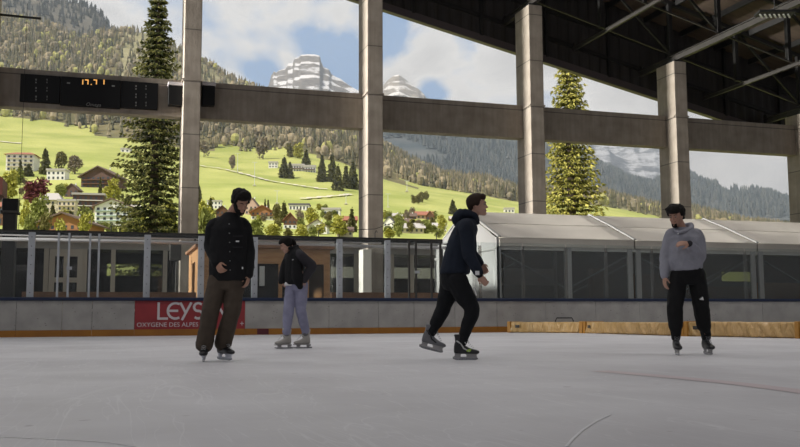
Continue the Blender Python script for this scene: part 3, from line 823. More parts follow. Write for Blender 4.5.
for k in range(NB):
    x0, x1 = TX0 + BAY*k, TX0 + BAY*(k+1)
    mb = MB()
    sag_panel(mb, x0, x1, TY0-.12, TZE-.02, ymid, zmid-.02)
    sag_panel(mb, x0, x1, ymid, zmid, TYM, TZR)
    sag_panel(mb, x0, x1, TYM, TZR, TY1+.12, TZE)
    ob = mb.build('roof_panel', M['tent'], tn, smooth=True)
    s_ = ob.modifiers.new('thick', 'SOLIDIFY'); s_.thickness = .02
    # keder profile
    mb = MB(); mb.bar((x0, TY0-.12, TZE+.02), (x0, ymid, zmid+.04), .1, .05).bar((x0, ymid, zmid+.04), (x0, TYM, TZR+.04), .1, .05).bar((x0, TYM, TZR+.04), (x0, TY1, TZE+.02), .1, .05)
    mb.build('roof_rib', M['tentwall'], tn)
    MB().box((x0+.03, TY0-.1, TZB), (x1-.03, TY0-.04, TZE)).build('eave_valance', M['tent'], tn)
    xm = (x0+x1)/2
    zf = TZB - .12
    zlow = 0
    if k == 0: pl = [(x0, .17)]
    else: pl = [(x0-.17, .2), (x0+.17, .2)]
    for X, w_ in pl + [(xm, .26)]:
        MB().box((X-w_/2, TY0-.06, 0), (X+w_/2, TY0+.06, TZB)).build('front_post', M['tentwall'], tn, bevel=.01)
    MB().box((x0, TY0-.03, zf), (x1, TY0+.03, TZB)).build('head_rail', M['fascia'], tn)
    for a, b_ in ((x0+.2, xm-.08), (xm+.08, x1-.2)):
        MB().box((a, TY0, .5), (b_, TY0+.01, zf)).build('clear_window', M['film'], tn)
        MB().box((a, TY0-.01, 0), (b_, TY0+.02, .5)).build('lower_wall_panel', M['tentwall'], tn)
    z_lo = at_y(566, 289, TY0).z; z_hi = zf - .1
    if k < 3:
        MB().bar((x0+.15, TY0+.06, z_hi), (xm, TY0+.06, z_lo), .05, .05).build('cross_brace', M['alu'], tn)
        MB().bar((xm, TY0+.06, z_lo), (x1-.15, TY0+.06, z_hi), .05, .05).build('cross_brace', M['alu'], tn)
    MB().bar((x0+.2, TY1-.1, 1.2), (xm+.8, TY1-.1, 2.7), .04, .04).build('rear_brace', M['alu'], tn)
    # rear wall: dark panels above and a clear strip
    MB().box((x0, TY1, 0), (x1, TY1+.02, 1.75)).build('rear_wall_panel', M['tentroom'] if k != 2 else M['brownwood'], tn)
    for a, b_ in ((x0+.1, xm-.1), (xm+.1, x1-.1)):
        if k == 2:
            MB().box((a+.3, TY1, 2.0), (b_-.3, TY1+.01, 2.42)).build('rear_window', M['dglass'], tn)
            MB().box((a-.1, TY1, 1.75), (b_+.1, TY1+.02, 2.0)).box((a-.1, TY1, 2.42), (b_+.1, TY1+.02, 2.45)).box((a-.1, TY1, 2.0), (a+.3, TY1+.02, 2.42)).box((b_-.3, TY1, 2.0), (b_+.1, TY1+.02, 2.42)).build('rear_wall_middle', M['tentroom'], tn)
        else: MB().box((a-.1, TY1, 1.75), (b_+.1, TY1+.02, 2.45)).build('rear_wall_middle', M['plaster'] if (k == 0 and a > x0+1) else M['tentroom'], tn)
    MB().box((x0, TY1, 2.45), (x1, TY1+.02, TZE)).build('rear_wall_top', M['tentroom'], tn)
    MB().box((x0-.08, TY1-.05, 0), (x0+.08, TY1+.05, TZE)).build('rear_post', M['fascia'], tn)
# gable
gb = MB()
n_ = 14; vs = []
for i in range(n_+1):
    v = i/n_; y = TY0 + (TY1-TY0)*v
    ztop = TZE + (TZR-TZE) * (1-abs(2*v-1)) - .03
    if v < .5: ztop = (TZE + (zmid-TZE)*(v/.25)) if v < .25 else (zmid + (TZR-zmid)*((v-.25)/.25)); ztop -= .04
    w_ = .02*math.sin(i*2.3)
    vs += [(TX0-.02+w_, y, 0), (TX0-.02-w_, y, ztop)]
gb.add(vs, [(2*i, 2*i+2, 2*i+3, 2*i+1) for i in range(n_)])
o = gb.build('gable_wall', M['tentwall'], tn, smooth=True); s_ = o.modifiers.new('thick', 'SOLIDIFY'); s_.thickness = .02
MB().tube([(TX0-.06, TY0, TZB-.08), (TX0-.06, TY1, TZB-.08)], .05, 8).build('gable_bar', M['tentwall'], tn)
MB().box((TX1, TY0, 0), (TX1+.03, TY1, TZE)).build('end_wall', M['tentwall'], tn)
for y in (TY0, TYM, TY1):
    MB().box((TX0-.08, y-.06, 0), (TX0+.02, y+.06, TZE if y != TYM else TZR-.06)).build('gable_post', M['tentwall'], tn)
# things glimpsed in the tent: stacked benches and a wooden partition
for (p, Y, w, h, m_, nm, lab_) in ((596, 31.5, .5, 2.3, 'brownwood', 'wooden_cupboard', 'tall brown cupboard inside the tent, seen through the second window'),
                                  (648, 31.6, 1.4, 2.1, 'brownwood', 'wooden_partition', 'brown wooden partition inside the tent left of the grey hoodie man'),
                                  (785, 30.5, 2.6, 1.75, 'wood', 'wooden_crate', 'large brown wooden crate inside the tent at the right edge')):
    q = at_y(p, 285, Y)
    o = empty(nm, (q.x, Y, 0), lab_, nm.split('_')[1])
    MB().box((q.x-w/2, Y-.2, 0), (q.x+w/2, Y+.2, h)).build('body', M[m_], o, bevel=.02)
    MB().box((q.x-w/2-.03, Y-.23, h), (q.x+w/2+.03, Y+.23, h+.04)).build('top_board', M[m_], o)

# ------------------------------------------------------------------ padded mats on the ice
_q = at_y(507.0, 331.5, YB-.68); mat_pts = [Vector((_q.x, _q.y, 0)), at_z(583, 333.2), at_z(684, 336.3), at_z(800, 338.6)]
ext = mat_pts[3] + (mat_pts[3] - mat_pts[2]) * .9
mat_pts.append(ext)
mlabels = ['tan padded barrier mat, short one nearest the boards with orange end', 'middle tan padded barrier mat lying on the ice left of the grey hoodie man', 'wrinkled tan padded mat on the ice behind the grey hoodie man, reaching the right edge', 'tan padded mat at the far right end']
def vinyl(name, c1, c2):
    m = mat(name, c1, .36, col2=c2, scale=2.2, detail=3)
    t = m.node_tree; b = t.nodes['Principled BSDF']
    c = t.nodes.new('ShaderNodeTexCoord'); mp_ = t.nodes.new('ShaderNodeMapping'); mp_.inputs['Rotation'].default_value = (0, .5, .5); mp_.inputs['Scale'].default_value = (1, 1, .35)
    n = t.nodes.new('ShaderNodeTexNoise'); n.inputs['Scale'].default_value = 6.5; n.inputs['Detail'].default_value = 2; n.inputs['Distortion'].default_value = .6
    t.links.new(c.outputs['Object'], mp_.inputs['Vector']); t.links.new(mp_.outputs['Vector'], n.inputs['Vector'])
    bp = t.nodes.new('ShaderNodeBump'); bp.inputs['Strength'].default_value = 1.0; bp.inputs['Distance'].default_value = .12
    t.links.new(n.outputs['Fac'], bp.inputs['Height']); t.links.new(bp.outputs['Normal'], b.inputs['Normal'])
    return m
M['tanfold'] = vinyl('tan_vinyl_folds', (.60, .39, .17), (.48, .30, .11))
for k in range(4):
    a, b_ = mat_pts[k], mat_pts[k+1]
    if k == 3: a = mat_pts[3] * 1.0
    if k == 2: pass
    d = (b_-a); L = d.length; d.normalize(); nrm = Vector((-d.y, d.x, 0))   # away side
    if nrm.x < 0: nrm = -nrm
    H = [.31, .31, .33, .34][k]
    g = .12
    o = empty('padded_mat', (a+b_)/2 + nrm*.3, mlabels[k], 'mat')
    nu, rings = 150, []
    for i in range(nu+1):
        u = g/2 + (L-g)*i/nu
        c = a + d*u
        wob = .012*noise.noise(Vector((u*3.1, k*7, 0))) 
        amp = .5 if k == 0 else 1.0
        fold = lambda h: .055*amp*(1-2.4*abs(noise.noise(Vector((u*4.6 + h*2.6, h*1.1, k*3+4)))))
        prof = [(.01+fold(0), .012)] + [(-.01 + fold(H*q) + .03*q*q, H*q) for q in (.12, .25, .38, .5, .62, .74, .86)] + [(.05, H-.01+wob), (.10, H+wob), (.5, H+wob), (.58, H-.04), (.6, .012)]
        rings.append([c + nrm*p[0] + UP*p[1] for p in prof])
    MB().rings(rings).build('cushion', M['tanfold'], o, smooth=True)
    for s_ in (0, 1):
        c = a + d*(g/2 if s_ == 0 else L-g/2)
        MB().obox(c + nrm*.3 + UP*(H/2+.005), d*.05, nrm*.31, UP*(H/2+.01)).build('end_band', M['orange'], o, bevel=.01)
    MB().obox(a + d*(.35) + nrm*-.015 + UP*(H*.6), d*.07, nrm*.004, UP*.04).build('printed_tag', M['steel'], o)
# small dark handle frame behind the first mat
q = at_y(564.5, 325, 24.72)
o = empty('metal_hoop', (q.x, q.y, 0), 'small dark metal hoop behind the first padded mat', 'hoop')
a = RH*.27
MB().tube([Vector((q.x, q.y, 0))-a, Vector((q.x, q.y, .34))-a, Vector((q.x, q.y, .42))-a*.85, Vector((q.x, q.y, .42))+a*.85, Vector((q.x, q.y, .34))+a, Vector((q.x, q.y, 0))+a], .018, 8).build('bent_tube', M['darkmetal'], o)
MB().bar(Vector((q.x, q.y, .2))-a, Vector((q.x, q.y, .2))+a, .02, .02).build('cross_bar', M['darkmetal'], o)

# painted line under the ice and one long fresh cut
def strip(pts, w, name, m, z=.0025):
    mb = MB(); P = [at_z(*p) for p in pts]; vs = []
    for i, p in enumerate(P):
        t = (P[min(i+1, len(P)-1)] - P[max(i-1, 0)]).normalized(); n_ = Vector((-t.y, t.x, 0))
        vs += [p + n_*w/2 + UP*z, p - n_*w/2 + UP*z]
    mb.add(vs, [(2*i, 2*i+1, 2*i+3, 2*i+2) for i in range(len(P)-1)])
    return mb.build(name, m)
struct(strip([(600, 371), (640, 374.5), (690, 379), (740, 384), (800, 391.5), (860, 400)], .20, 'floor_line', M['red_ice']))
struct(strip([(566, 447), (573, 439), (583, 430), (596, 421.5), (610, 415)], .012, 'floor_scratch', M['cut_ice']))
struct(strip([(0, 437), (30, 438.5), (70, 440), (110, 443), (150, 449)], .010, 'floor_scratch', M['cut_ice']))
# ================================================================== mountains, meadow, village
def curve(pts):
    c = [ang(*p) for p in pts]
    def f(a):
        if a <= c[0][0]: return c[0][1]
        for (a0, t0), (a1, t1) in zip(c[:-1], c[1:]):
            if a <= a1:
                u = (a-a0)/(a1-a0); return t0 + (t1-t0)*u
        return c[-1][1]
    return f
def pos(a, F, t): return RH*(a*F) + FH*F + UP*(CAM_H + t*F)
S1 = [(-160,0),(-100,10),(0,14),(40,22),(60,30),(85,39),(100,34),(115,31),(150,33),(165,42),(200,60),(235,80),(262,92),(300,106),(350,122),(385,146),(412,162),(444,176),(460,178),(487,180),(517,191),(560,192),(602,193),(621,201),(660,209),(690,210),(717,217),(745,224),(800,231),(900,240),(980,245)]
RINGS = [
 (45, [(-160,326),(960,326)]),
 (62, [(-160,296),(960,300)]),
 (95, [(-160,262),(500,262),(960,285)]),
 (200, [(-160,243),(300,243),(500,250),(960,270)]),
 (350, [(-160,224),(130,224),(200,232),(450,236),(960,255)]),
 (500, [(-160,203),(0,205),(120,207),(200,219),(300,223),(400,227),(500,228),(960,245)]),
 (700, [(-160,171),(0,175),(100,178),(200,201),(250,201),(300,206),(350,206),(400,213),(450,219),(520,221),(700,228),(960,238)]),
 (950, [(-160,145),(0,150),(100,156),(200,172),(300,180),(340,184),(400,194),(450,204),(520,212),(600,212),(640,218),(700,231),(960,246)]),
 (1250, [(-160,120),(0,128),(60,133),(130,137),(200,150),(250,154),(300,152),(340,160),(385,178),(420,188),(450,192),(480,197),(520,203),(600,205),(640,214),(700,228),(800,240),(960,250)]),
 (2050, S1),
 (2500, [(x, y+26) for x, y in S1]),
]
RC = [(F, curve(p)) for F, p in RINGS]
def t1(a, F):
    if F <= RC[0][0]: return (0 - CAM_H)/F if F < 45 else RC[0][1](a)
    for (F0, c0), (F1, c1) in zip(RC[:-1], RC[1:]):
        if F <= F1:
            u = (math.log(F)-math.log(F0))/(math.log(F1)-math.log(F0))
            h0, h1 = c0(a)*F0, c1(a)*F1      # interpolate heights, not angles
            v = (F-F0)/(F1-F0)
            t = (h0+(h1-h0)*v)/F
            return t
    return RC[-1][1](a)
def n2(a, F, s=1.0):
    return noise.fractal(Vector((a*F/s, F/s, 3.1)), 1.0, 2.0, 5)
def grow(name, af, amin, amax, na, Fs, tf, mats, mfun=None, cut=None):
    vs = []; fs = []; ms = []
    for F in Fs:
        for i in range(na+1):
            a = amin + (amax-amin)*i/na
            vs.append(pos(a, F, tf(a, F)))
    nF = len(Fs)
    for j in range(nF-1):
        for i in range(na):
            k = j*(na+1)+i
            fs.append((k, k+1, k+na+2, k+na+1))
            ms.append(mfun(vs[k]) if mfun else 0)
    me = bpy.data.meshes.new(name); me.from_pydata([tuple(v) for v in vs], [], fs)
    me.polygons.foreach_set('use_smooth', [True]*len(fs)); me.polygons.foreach_set('material_index', ms); me.update()
    for m in mats: me.materials.append(m)
    o = bpy.data.objects.new(name, me); COL.objects.link(o); return struct(o)
def lin(a, b, n): return [a+(b-a)*i/n for i in range(n+1)]
def grass_mat():
    m = mat('meadow_grass', (.30, .34, .09), .95, col2=(.44, .45, .15), scale=.016, detail=7, coord='Object', spec=.1)
    return m
M['grass'] = grass_mat()
M['forest_floor'] = mat('forest_floor', (.13, .125, .06), .95, col2=(.22, .19, .10), scale=.02, detail=6, spec=.05)
M['scrub'] = mat('dry_hillside', (.36, .33, .20), .95, col2=(.22, .21, .11), scale=.015, detail=8, spec=.05)
M['blue_forest_floor'] = mat('hazy_far_floor', (.06, .078, .09), .95, col2=(.12, .13, .13), scale=.006, detail=7, spec=.05)  # blue tint puts distance haze into the ground colour
AM, AX = ang(-150, 300)[0], ang(950, 300)[0]
nearF = [45, 50, 56, 62, 70, 80, 95] + lin(120, 700, 24) + lin(730, 1250, 20) + lin(1300, 2050, 22) + lin(2100, 2500, 4)
def near_m(v):
    F = v.dot(FH)
    if F < 1200: return 0
    a = v.dot(RH)/F
    n_ = noise.noise(Vector((v.x/160, v.y/160, 0)))
    if F < 1330: return 0 if n_ > .1 else 1
    scr = ang(118, 50)[0] < a < ang(230, 60)[0] and F > 1550 or n_ > .34
    return 2 if scr else 1
grow('hill_near', None, AM, AX, 170, nearF, lambda a, F: t1(a, F) + (n2(a, F, 90)*.7*min(1, max(0, (F-120)/900)))/F*4, [M['grass'], M['forest_floor'], M['scrub']], near_m)

def layer(name, sky, base_y, F0, F1, F2, mats, amp, sc, mfun=None, na=200, nf=16, x0=-150, x1=950, ridge=0.0):
    c = curve(sky); b = ang(400, base_y)[1]
    a0, a1 = ang(x0, 200)[0], ang(x1, 200)[0]
    def tf(a, F):
        if F <= F1:
            u = (F-F0)/(F1-F0); h = b*F0 + (c(a)*F1 - b*F0) * (u**.8)
        else:
            u = (F-F1)/(F2-F1); h = c(a)*F1 * (1-.35*u)
        w = min(1, max(0, (F-F0)/(F1-F0)*2))
        nn = noise.fractal(Vector((a*F/sc, F/sc, 7.7)), 1.0, 2.1, 7)
        if ridge: nn += ridge*(1 - abs(noise.noise(Vector((a*F/sc*2.2, F/sc*.6, 2.2))))*2)
        return (h + nn*amp*w)/F
    Fs = lin(F0, F1, nf) + lin(F1+(F2-F1)/4, F2, 4)
    o = grow(name, None, a0, a1, na, Fs, tf, mats, mfun)
    return tf
S2 = [(-150,-60),(0,-45),(70,2),(85,8),(95,13),(107,26),(118,36),(135,60),(160,95),(200,140)]
S3 = [(200,150),(250,125),(300,112),(350,108),(400,108),(450,114),(520,131),(560,150),(599,168),(635,182),(660,190),(700,205),(760,225),(850,240)]
S4 = [(600,215),(640,195),(665,180),(690,177),(709,184),(734,193),(759,193),(786,199),(830,204),(950,215)]
S5 = [(520,140),(560,138),(594,146),(606,144),(618,147),(628,152),(640,157),(655,156),(672,163),(690,178),(720,200)]
t2 = layer('hill_dark', S2, 110, 2300, 3000, 3400, [mat('dark_scrub_hill', (.10, .095, .075), .95, col2=(.17, .155, .12), scale=.02, detail=8, spec=.05)], 14, 160, x0=-150, x1=210, na=110, ridge=.5)
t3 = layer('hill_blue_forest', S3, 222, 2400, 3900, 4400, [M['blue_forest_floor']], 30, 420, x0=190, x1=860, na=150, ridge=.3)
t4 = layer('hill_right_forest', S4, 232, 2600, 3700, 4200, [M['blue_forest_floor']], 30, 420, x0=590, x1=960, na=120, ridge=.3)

def rock_mat(name, rock, snow, zs, lim, snow_amt=.5, band=.5, ns=.004):
    m = bpy.data.materials.new(name); m.use_nodes = True
    t = m.node_tree; b = t.nodes['Principled BSDF']; b.inputs['Roughness'].default_value = .95; b.inputs['Specular IOR Level'].default_value = .1
    g = t.nodes.new('ShaderNodeNewGeometry'); sx_ = t.nodes.new('ShaderNodeSeparateXYZ'); t.links.new(g.outputs['Normal'], sx_.inputs[0])
    mp_ = t.nodes.new('ShaderNodeMapping'); mp_.inputs['Scale'].default_value = (1, 1, 3.4); mp_.inputs['Rotation'].default_value = (.06, .1, 0)
    t.links.new(g.outputs['Position'], mp_.inputs['Vector'])
    n = t.nodes.new('ShaderNodeTexNoise'); n.inputs['Scale'].default_value = ns; n.inputs['Detail'].default_value = 12; n.inputs['Roughness'].default_value = .78
    t.links.new(mp_.outputs['Vector'], n.inputs['Vector'])
    ad = t.nodes.new('ShaderNodeMath'); ad.operation = 'MULTIPLY_ADD'; ad.inputs[1].default_value = 1.6; ad.inputs[2].default_value = snow_amt - .8 - lim
    t.links.new(n.outputs['Fac'], ad.inputs[0])
    a2 = t.nodes.new('ShaderNodeMath'); a2.operation = 'ADD'
    wv = t.nodes.new('ShaderNodeTexWave'); wv.wave_type = 'BANDS'; wv.bands_direction = 'Z'; wv.inputs['Scale'].default_value = .0042; wv.inputs['Distortion'].default_value = 5.0; wv.inputs['Detail'].default_value = 6; wv.inputs['Detail Scale'].default_value = .01
    t.links.new(g.outputs['Position'], wv.inputs['Vector'])
    wm = t.nodes.new('ShaderNodeMath'); wm.operation = 'MULTIPLY_ADD'; wm.inputs[1].default_value = band; wm.inputs[2].default_value = -band/2
    t.links.new(wv.outputs['Fac'], wm.inputs[0])
    wa = t.nodes.new('ShaderNodeMath'); wa.operation = 'ADD'; t.links.new(ad.outputs[0], wa.inputs[0]); t.links.new(wm.outputs[0], wa.inputs[1])
    t.links.new(wa.outputs[0], a2.inputs[0]); t.links.new(sx_.outputs['Z'], a2.inputs[1])
    r = t.nodes.new('ShaderNodeValToRGB'); r.color_ramp.elements[0].position = .46; r.color_ramp.elements[0].color = (0,0,0,1)
    r.color_ramp.elements[1].position = .54; r.color_ramp.elements[1].color = (1,1,1,1)
    t.links.new(a2.outputs[0], r.inputs['Fac'])
    n3 = t.nodes.new('ShaderNodeTexNoise'); n3.inputs['Scale'].default_value = ns*3; n3.inputs['Detail'].default_value = 9
    t.links.new(mp_.outputs['Vector'], n3.inputs['Vector'])
    r3 = t.nodes.new('ShaderNodeValToRGB'); r3.color_ramp.elements[0].position = .35; r3.color_ramp.elements[0].color = (rock[0]*.6, rock[1]*.6, rock[2]*.62, 1)
    r3.color_ramp.elements[1].position = .65; r3.color_ramp.elements[1].color = (*rock, 1)
    t.links.new(n3.outputs['Fac'], r3.inputs['Fac'])
    mx = t.nodes.new('ShaderNodeMix'); mx.data_type = 'RGBA'; mx.inputs['B'].default_value = (*snow, 1)
    t.links.new(r.outputs['Color'], mx.inputs['Factor']); t.links.new(r3.outputs['Color'], mx.inputs['A'])
    t.links.new(mx.outputs['Result'], b.inputs['Base Color'])
    return m
M['cliff'] = rock_mat('snowy_cliff', (.13, .145, .17), (.32, .34, .38), 0, .74, .36, band=.06, ns=.006)
t5 = layer('mountain_snowy', S5, 232, 4300, 5600, 6200, [M['cliff']], 60, 500, x0=515, x1=725, na=160, nf=26, ridge=.8)
# rock peaks: stepped towers of limestone
def peak(name, sky, steps, F1, depth, x0, x1, m, amp):
    c = curve(sky); a0, a1 = ang(x0, 80)[0], ang(x1, 80)[0]
    base = ang(300, 150)[1]
    def tf(a, F):
        u = (F - (F1-depth))/depth            # 0 front foot .. 1 crest
        top = c(a)*F1
        b_ = base*(F1-depth)
        if u <= 1:
            # terraces: (u, fraction of height)
            f = 0
            for (u0, f0), (u1, f1) in zip(steps[:-1], steps[1:]):
                if u <= u1: f = f0 + (f1-f0)*(u-u0)/(u1-u0); break
            else: f = 1
            h = b_ + (top-b_)*f
        else:
            h = top - (u-1)*depth*.9
        nn = noise.fractal(Vector((a*F/150, F/150, 1.3)), 1.0, 2.1, 7)
        r_ = 1 - abs(noise.noise(Vector((a*F/120, F/420, 5))))*2
        return (h + nn*amp*(.25 if abs(u-1) < .02 else 1) + r_*amp*.5*(u < .98))/F
    Fs = lin(F1-depth, F1, 46) + lin(F1+depth*.15, F1+depth*.8, 4)
    return grow(name, None, a0, a1, 150, Fs, tf, [m])
PK1 = [(258,112),(266,92),(269,85),(271,76),(274,71),(276,72.5),(279,70),(286,68),(288,63.5),(293,63),(294.5,58.5),(299,57.8),(301,55.2),(314,54.8),(320,56.5),(321,62.5),(323.5,67.5),(329,70),(331.5,75),(336,78),(345,82),(352,87),(362,93),(372,104)]
PK2 = [(360,110),(378,92),(383,86),(388,80),(394,75.5),(399,75),(405,79),(411,84),(418,88.5),(424,94),(428,100),(440,112)]
st1 = [(0,0),(.25,.30),(.3,.42),(.5,.52),(.55,.66),(.72,.74),(.76,.84),(.9,.88),(.94,.965),(1,1)]
peak('mountain_peak', PK1, st1, 5200, 900, 256, 376, rock_mat('peak_rock_snow', (.21, .195, .18), (.62, .63, .66), 0, .80, .58, ns=.011), 13)
peak('mountain_small_peak', PK2, st1, 5600, 900, 358, 442, rock_mat('small_peak_rock', (.30, .275, .24), (.62, .62, .62), 0, .72, .42, ns=.006), 14)

def find_F(px, py, lo=60, hi=2040):
    a, t = ang(px, py)
    F = lo
    while F < hi:
        if t1(a, F) >= t: return a, F
        F *= 1.01
    return a, hi
def on_ground(px, py):
    a, F = find_F(px, py)
    return pos(a, F, t1(a, F)), F

# --------------------------------------------------------------- distant forests
def lowtree(mb, p, h, r, kind, mi, n=6):
    if kind == 0:      # conifer: stacked ragged cones
        L = 3
        for k in range(L):
            z0 = h*(.06+.28*k); z1 = h*(.50+.25*k); rr = r*(1-.27*k)
            ph = random.random()*6
            vs = [p + Vector((math.cos(ph+2*math.pi*i/n)*rr*random.uniform(.75,1.15), math.sin(ph+2*math.pi*i/n)*rr*random.uniform(.75,1.15), z0+random.uniform(-.04,.05)*h)) for i in range(n)]
            vs.append(p + Vector((0, 0, min(h, z1))))
            mb.add(vs, [(i, (i+1) % n, n) for i in range(n)], mi)
    else:
        mb.blob(p + UP*h*.55, r*random.uniform(.85,1.2), r*random.uniform(.85,1.2), h*.5, 7, 5, mi, .22)
def tree_mats(name, cols):
    return [mat('%s_%s' % (name, 'abcdefgh'[i]), c, .95, col2=tuple(x*1.35 for x in c), scale=.35, spec=.05) for i, c in enumerate(cols)]
TM1 = tree_mats('near_forest_tree', [(.10,.098,.055),(.15,.135,.075),(.23,.195,.12),(.30,.25,.16),(.34,.33,.12),(.20,.175,.12)])
TM3 = tree_mats('hazy_far_tree', [(.065,.08,.085),(.085,.10,.105),(.11,.12,.115)])  # lightened bluish tones: haze painted into the tree colours, besides the volume
TM2 = tree_mats('dark_hill_tree', [(.035,.038,.028),(.05,.05,.038)])
def in_hidden(px, py):
    return False
spots = []
rnd = random.Random(11)
for k in range(9500):
    px = rnd.uniform(-20, 815); a = ang(px, 150)[0]
    u = rnd.random()
    F = 1235 + (2045-1235)*u**.8
    t = t1(a, F)
    P_ = pos(a, F, t)
    dens = noise.noise(Vector((P_.x/160, P_.y/160, 0)))
    scr = ang(112, 50)[0] < a < ang(240, 60)[0] and F > 1600
    if (scr and F < 2000 and rnd.random() < .62) or (dens > .34 and rnd.random() < .6): continue
    if F < 1300 and dens > .0: continue
    spots.append((F, px, P_, a))
# extra trees right on the skyline
for k in range(420):
    px = rnd.uniform(-20, 815); a = ang(px, 150)[0]; F = 2046
    spots.append((F, px, pos(a, F, t1(a, F)-.0005), a))
spots.sort(key=lambda s: s[0])
protos = []
fmb = MB(); nind = 0
TREE_N = 260
protoc = {}
for j in range(14):
    mb = MB(); kind = 0 if j < 9 else 1
    h = 20; lowtree(mb, Vector((0,0,0)), h, 4.6 if kind == 0 else 5.6, kind, 0, 8)
    me = mb.mesh('forest_tree'); me.materials.append(TM1[j % 4] if kind == 0 else TM1[2 + j % 4])
    protoc[j] = me
cand = [s for s in spots if 0 < s[1] < 800 and s[0] < 1520]
rnd.shuffle(cand)
chosen = set(id(s) for s in cand[:TREE_N])
for s in spots:
    F, px, P_, a = s
    kind = 1 if rnd.random() < (.24 if px < 340 else .14) else 0
    sc_ = rnd.uniform(.65, 1.2) * (1.0 if F < 1900 else .9)
    if id(s) in chosen:
        j = rnd.randrange(9) if kind == 0 else 9 + rnd.randrange(5)
        o = bpy.data.objects.new('forest_tree', protoc[j]); COL.objects.link(o)
        o.location = P_ - UP*1.0; o.scale = (sc_, sc_, sc_*(1.05 if kind == 0 else .8)); o.rotation_euler = (0, 0, rnd.random()*6)
        bay = 'left of the first column' if px < 190 else 'left of the tall column' if px < 370 else 'right of the tall column'
        lb_ = '%s at the forest edge, %s' % ('pointed conifer' if kind == 0 else 'round-crowned tree', bay)
        tag(o, lb_, 'tree', ('conifers' if kind == 0 else 'round trees') + ' at the forest edge, ' + bay)
    else:
        mi = rnd.choice([0, 0, 1, 1, 1, 2, 5]) if kind == 0 else rnd.choice([2, 3, 3, 5, 5, 2, 4])
        if 30 < px < 110 and 1300 < F < 1900 and kind == 1 and rnd.random() < .4: mi = 4
        lowtree(fmb, P_ - UP*1.0, 22*sc_*(1 if kind == 0 else .7), (3.7 if kind == 0 else 5.2)*sc_, kind, mi)
o = fmb.build('distant_forest', TM1); tag(o, 'mixed spring forest covering the hillside above the meadow', 'forest', None, 'stuff')
def far_forest(name, tf, x0, x1, F0, F1, n, mats, h, lab_, thin=1.0):
    mb = MB()
    for k in range(n):
        px = rnd.uniform(x0, x1); a = ang(px, 150)[0]; F = F1 if k % 7 == 0 else F0 + (F1-F0)*rnd.random()
        P_ = pos(a, F, tf(a, F))
        if noise.noise(Vector((P_.x/260, P_.y/260, 4))) > .28*thin: continue
        s_ = rnd.uniform(.7, 1.25)
        lowtree(mb, P_ - UP*2, h*s_, h*.24*s_, 0, rnd.randrange(len(mats)), 5)
    o = mb.build(name, mats); tag(o, lab_, 'forest', None, 'stuff')
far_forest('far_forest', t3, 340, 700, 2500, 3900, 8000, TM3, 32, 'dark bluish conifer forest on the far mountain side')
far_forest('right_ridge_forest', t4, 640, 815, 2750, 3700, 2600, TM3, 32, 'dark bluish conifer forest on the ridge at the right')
far_forest('dark_hill_forest', t2, -10, 150, 2500, 3000, 700, TM2, 24, 'sparse dark trees on the upper left hillside')

# --------------------------------------------------------------- meadow features
def ground_strip(pts, w, name, m, lab_, cat, up=.6):
    mb = MB(); P = []
    for (xa, ya), (xb, yb) in zip(pts[:-1], pts[1:]):
        for i in range(12):
            q, F = on_ground(xa+(xb-xa)*i/12, ya+(yb-ya)*i/12); P.append(q)
    vs = []
    for i, p in enumerate(P):
        t = (P[min(i+1, len(P)-1)] - P[max(i-1, 0)]).normalized(); n_ = t.cross(UP).normalized()
        for s_ in (1, -1):
            e_ = p + n_*s_*w/2; Fe = e_.dot(FH); ae = e_.dot(RH)/Fe
            e_.z = CAM_H + Fe*(t1(ae, Fe) + (n2(ae, Fe, 90)*.7*min(1, max(0, (Fe-120)/900)))/Fe*4) + up
            vs.append(e_)
    mb.add(vs, [(2*i, 2*i+1, 2*i+3, 2*i+2) for i in range(len(P)-1)])
    o = mb.build(name, m, base=P[len(P)//2]); tag(o, lab_, cat); return o
M['gravel'] = mat('pale_gravel', (.58, .54, .42), .95)
ground_strip([(196,166),(232,173),(262,179),(300,187),(330,191)], 5, 'gravel_track', M['gravel'], 'pale gravel track crossing the green meadow diagonally', 'track', 1.2)
ground_strip([(300,201),(330,199),(352,196)], 5, 'gravel_track', M['gravel'], 'short pale track on the meadow beside the tall column', 'track', 1.2)
ground_strip([(-10,141),(12,142),(22,143)], 7, 'gravel_track', M['gravel'], 'pale track at the left edge of the upper meadow', 'track', 1.2)
M['pylon'] = mat('lift_pylon_paint', (.62, .64, .62), .6)
for i, (px, py, ht) in enumerate(((237.5, 174, 21), (254.5, 186.5, 24), (277, 204, 13), (388, 208, 14), (407, 192, 11), (346, 205, 11))):
    q, F = on_ground(px, py); k = F/900
    o = empty('lift_pylon', q, ['white ski lift pylon highest on the left meadow', 'tall white ski lift pylon standing in the middle of the meadow', 'faint lift pylon low on the meadow above the red-roofed houses',
        'white lift pylon just right of the tall column', 'white lift pylon on the meadow between column and dark wood', 'lift pylon at the edge of the meadow left of the tall column'][i], 'pylon')
    h = ht*k
    MB().tube([q, q + UP*h], [.28*k, .2*k], 6).build('mast', M['pylon'], o)
    MB().bar(q + UP*h - RH*2.6*k, q + UP*h + RH*2.6*k, .4*k, .35*k).build('cross_arm', M['pylon'], o)
    MB().obox(q + UP*.5*k, RH*1.6*k, FH*1.2*k, UP*.5*k).build('foundation', M['gravel'], o)

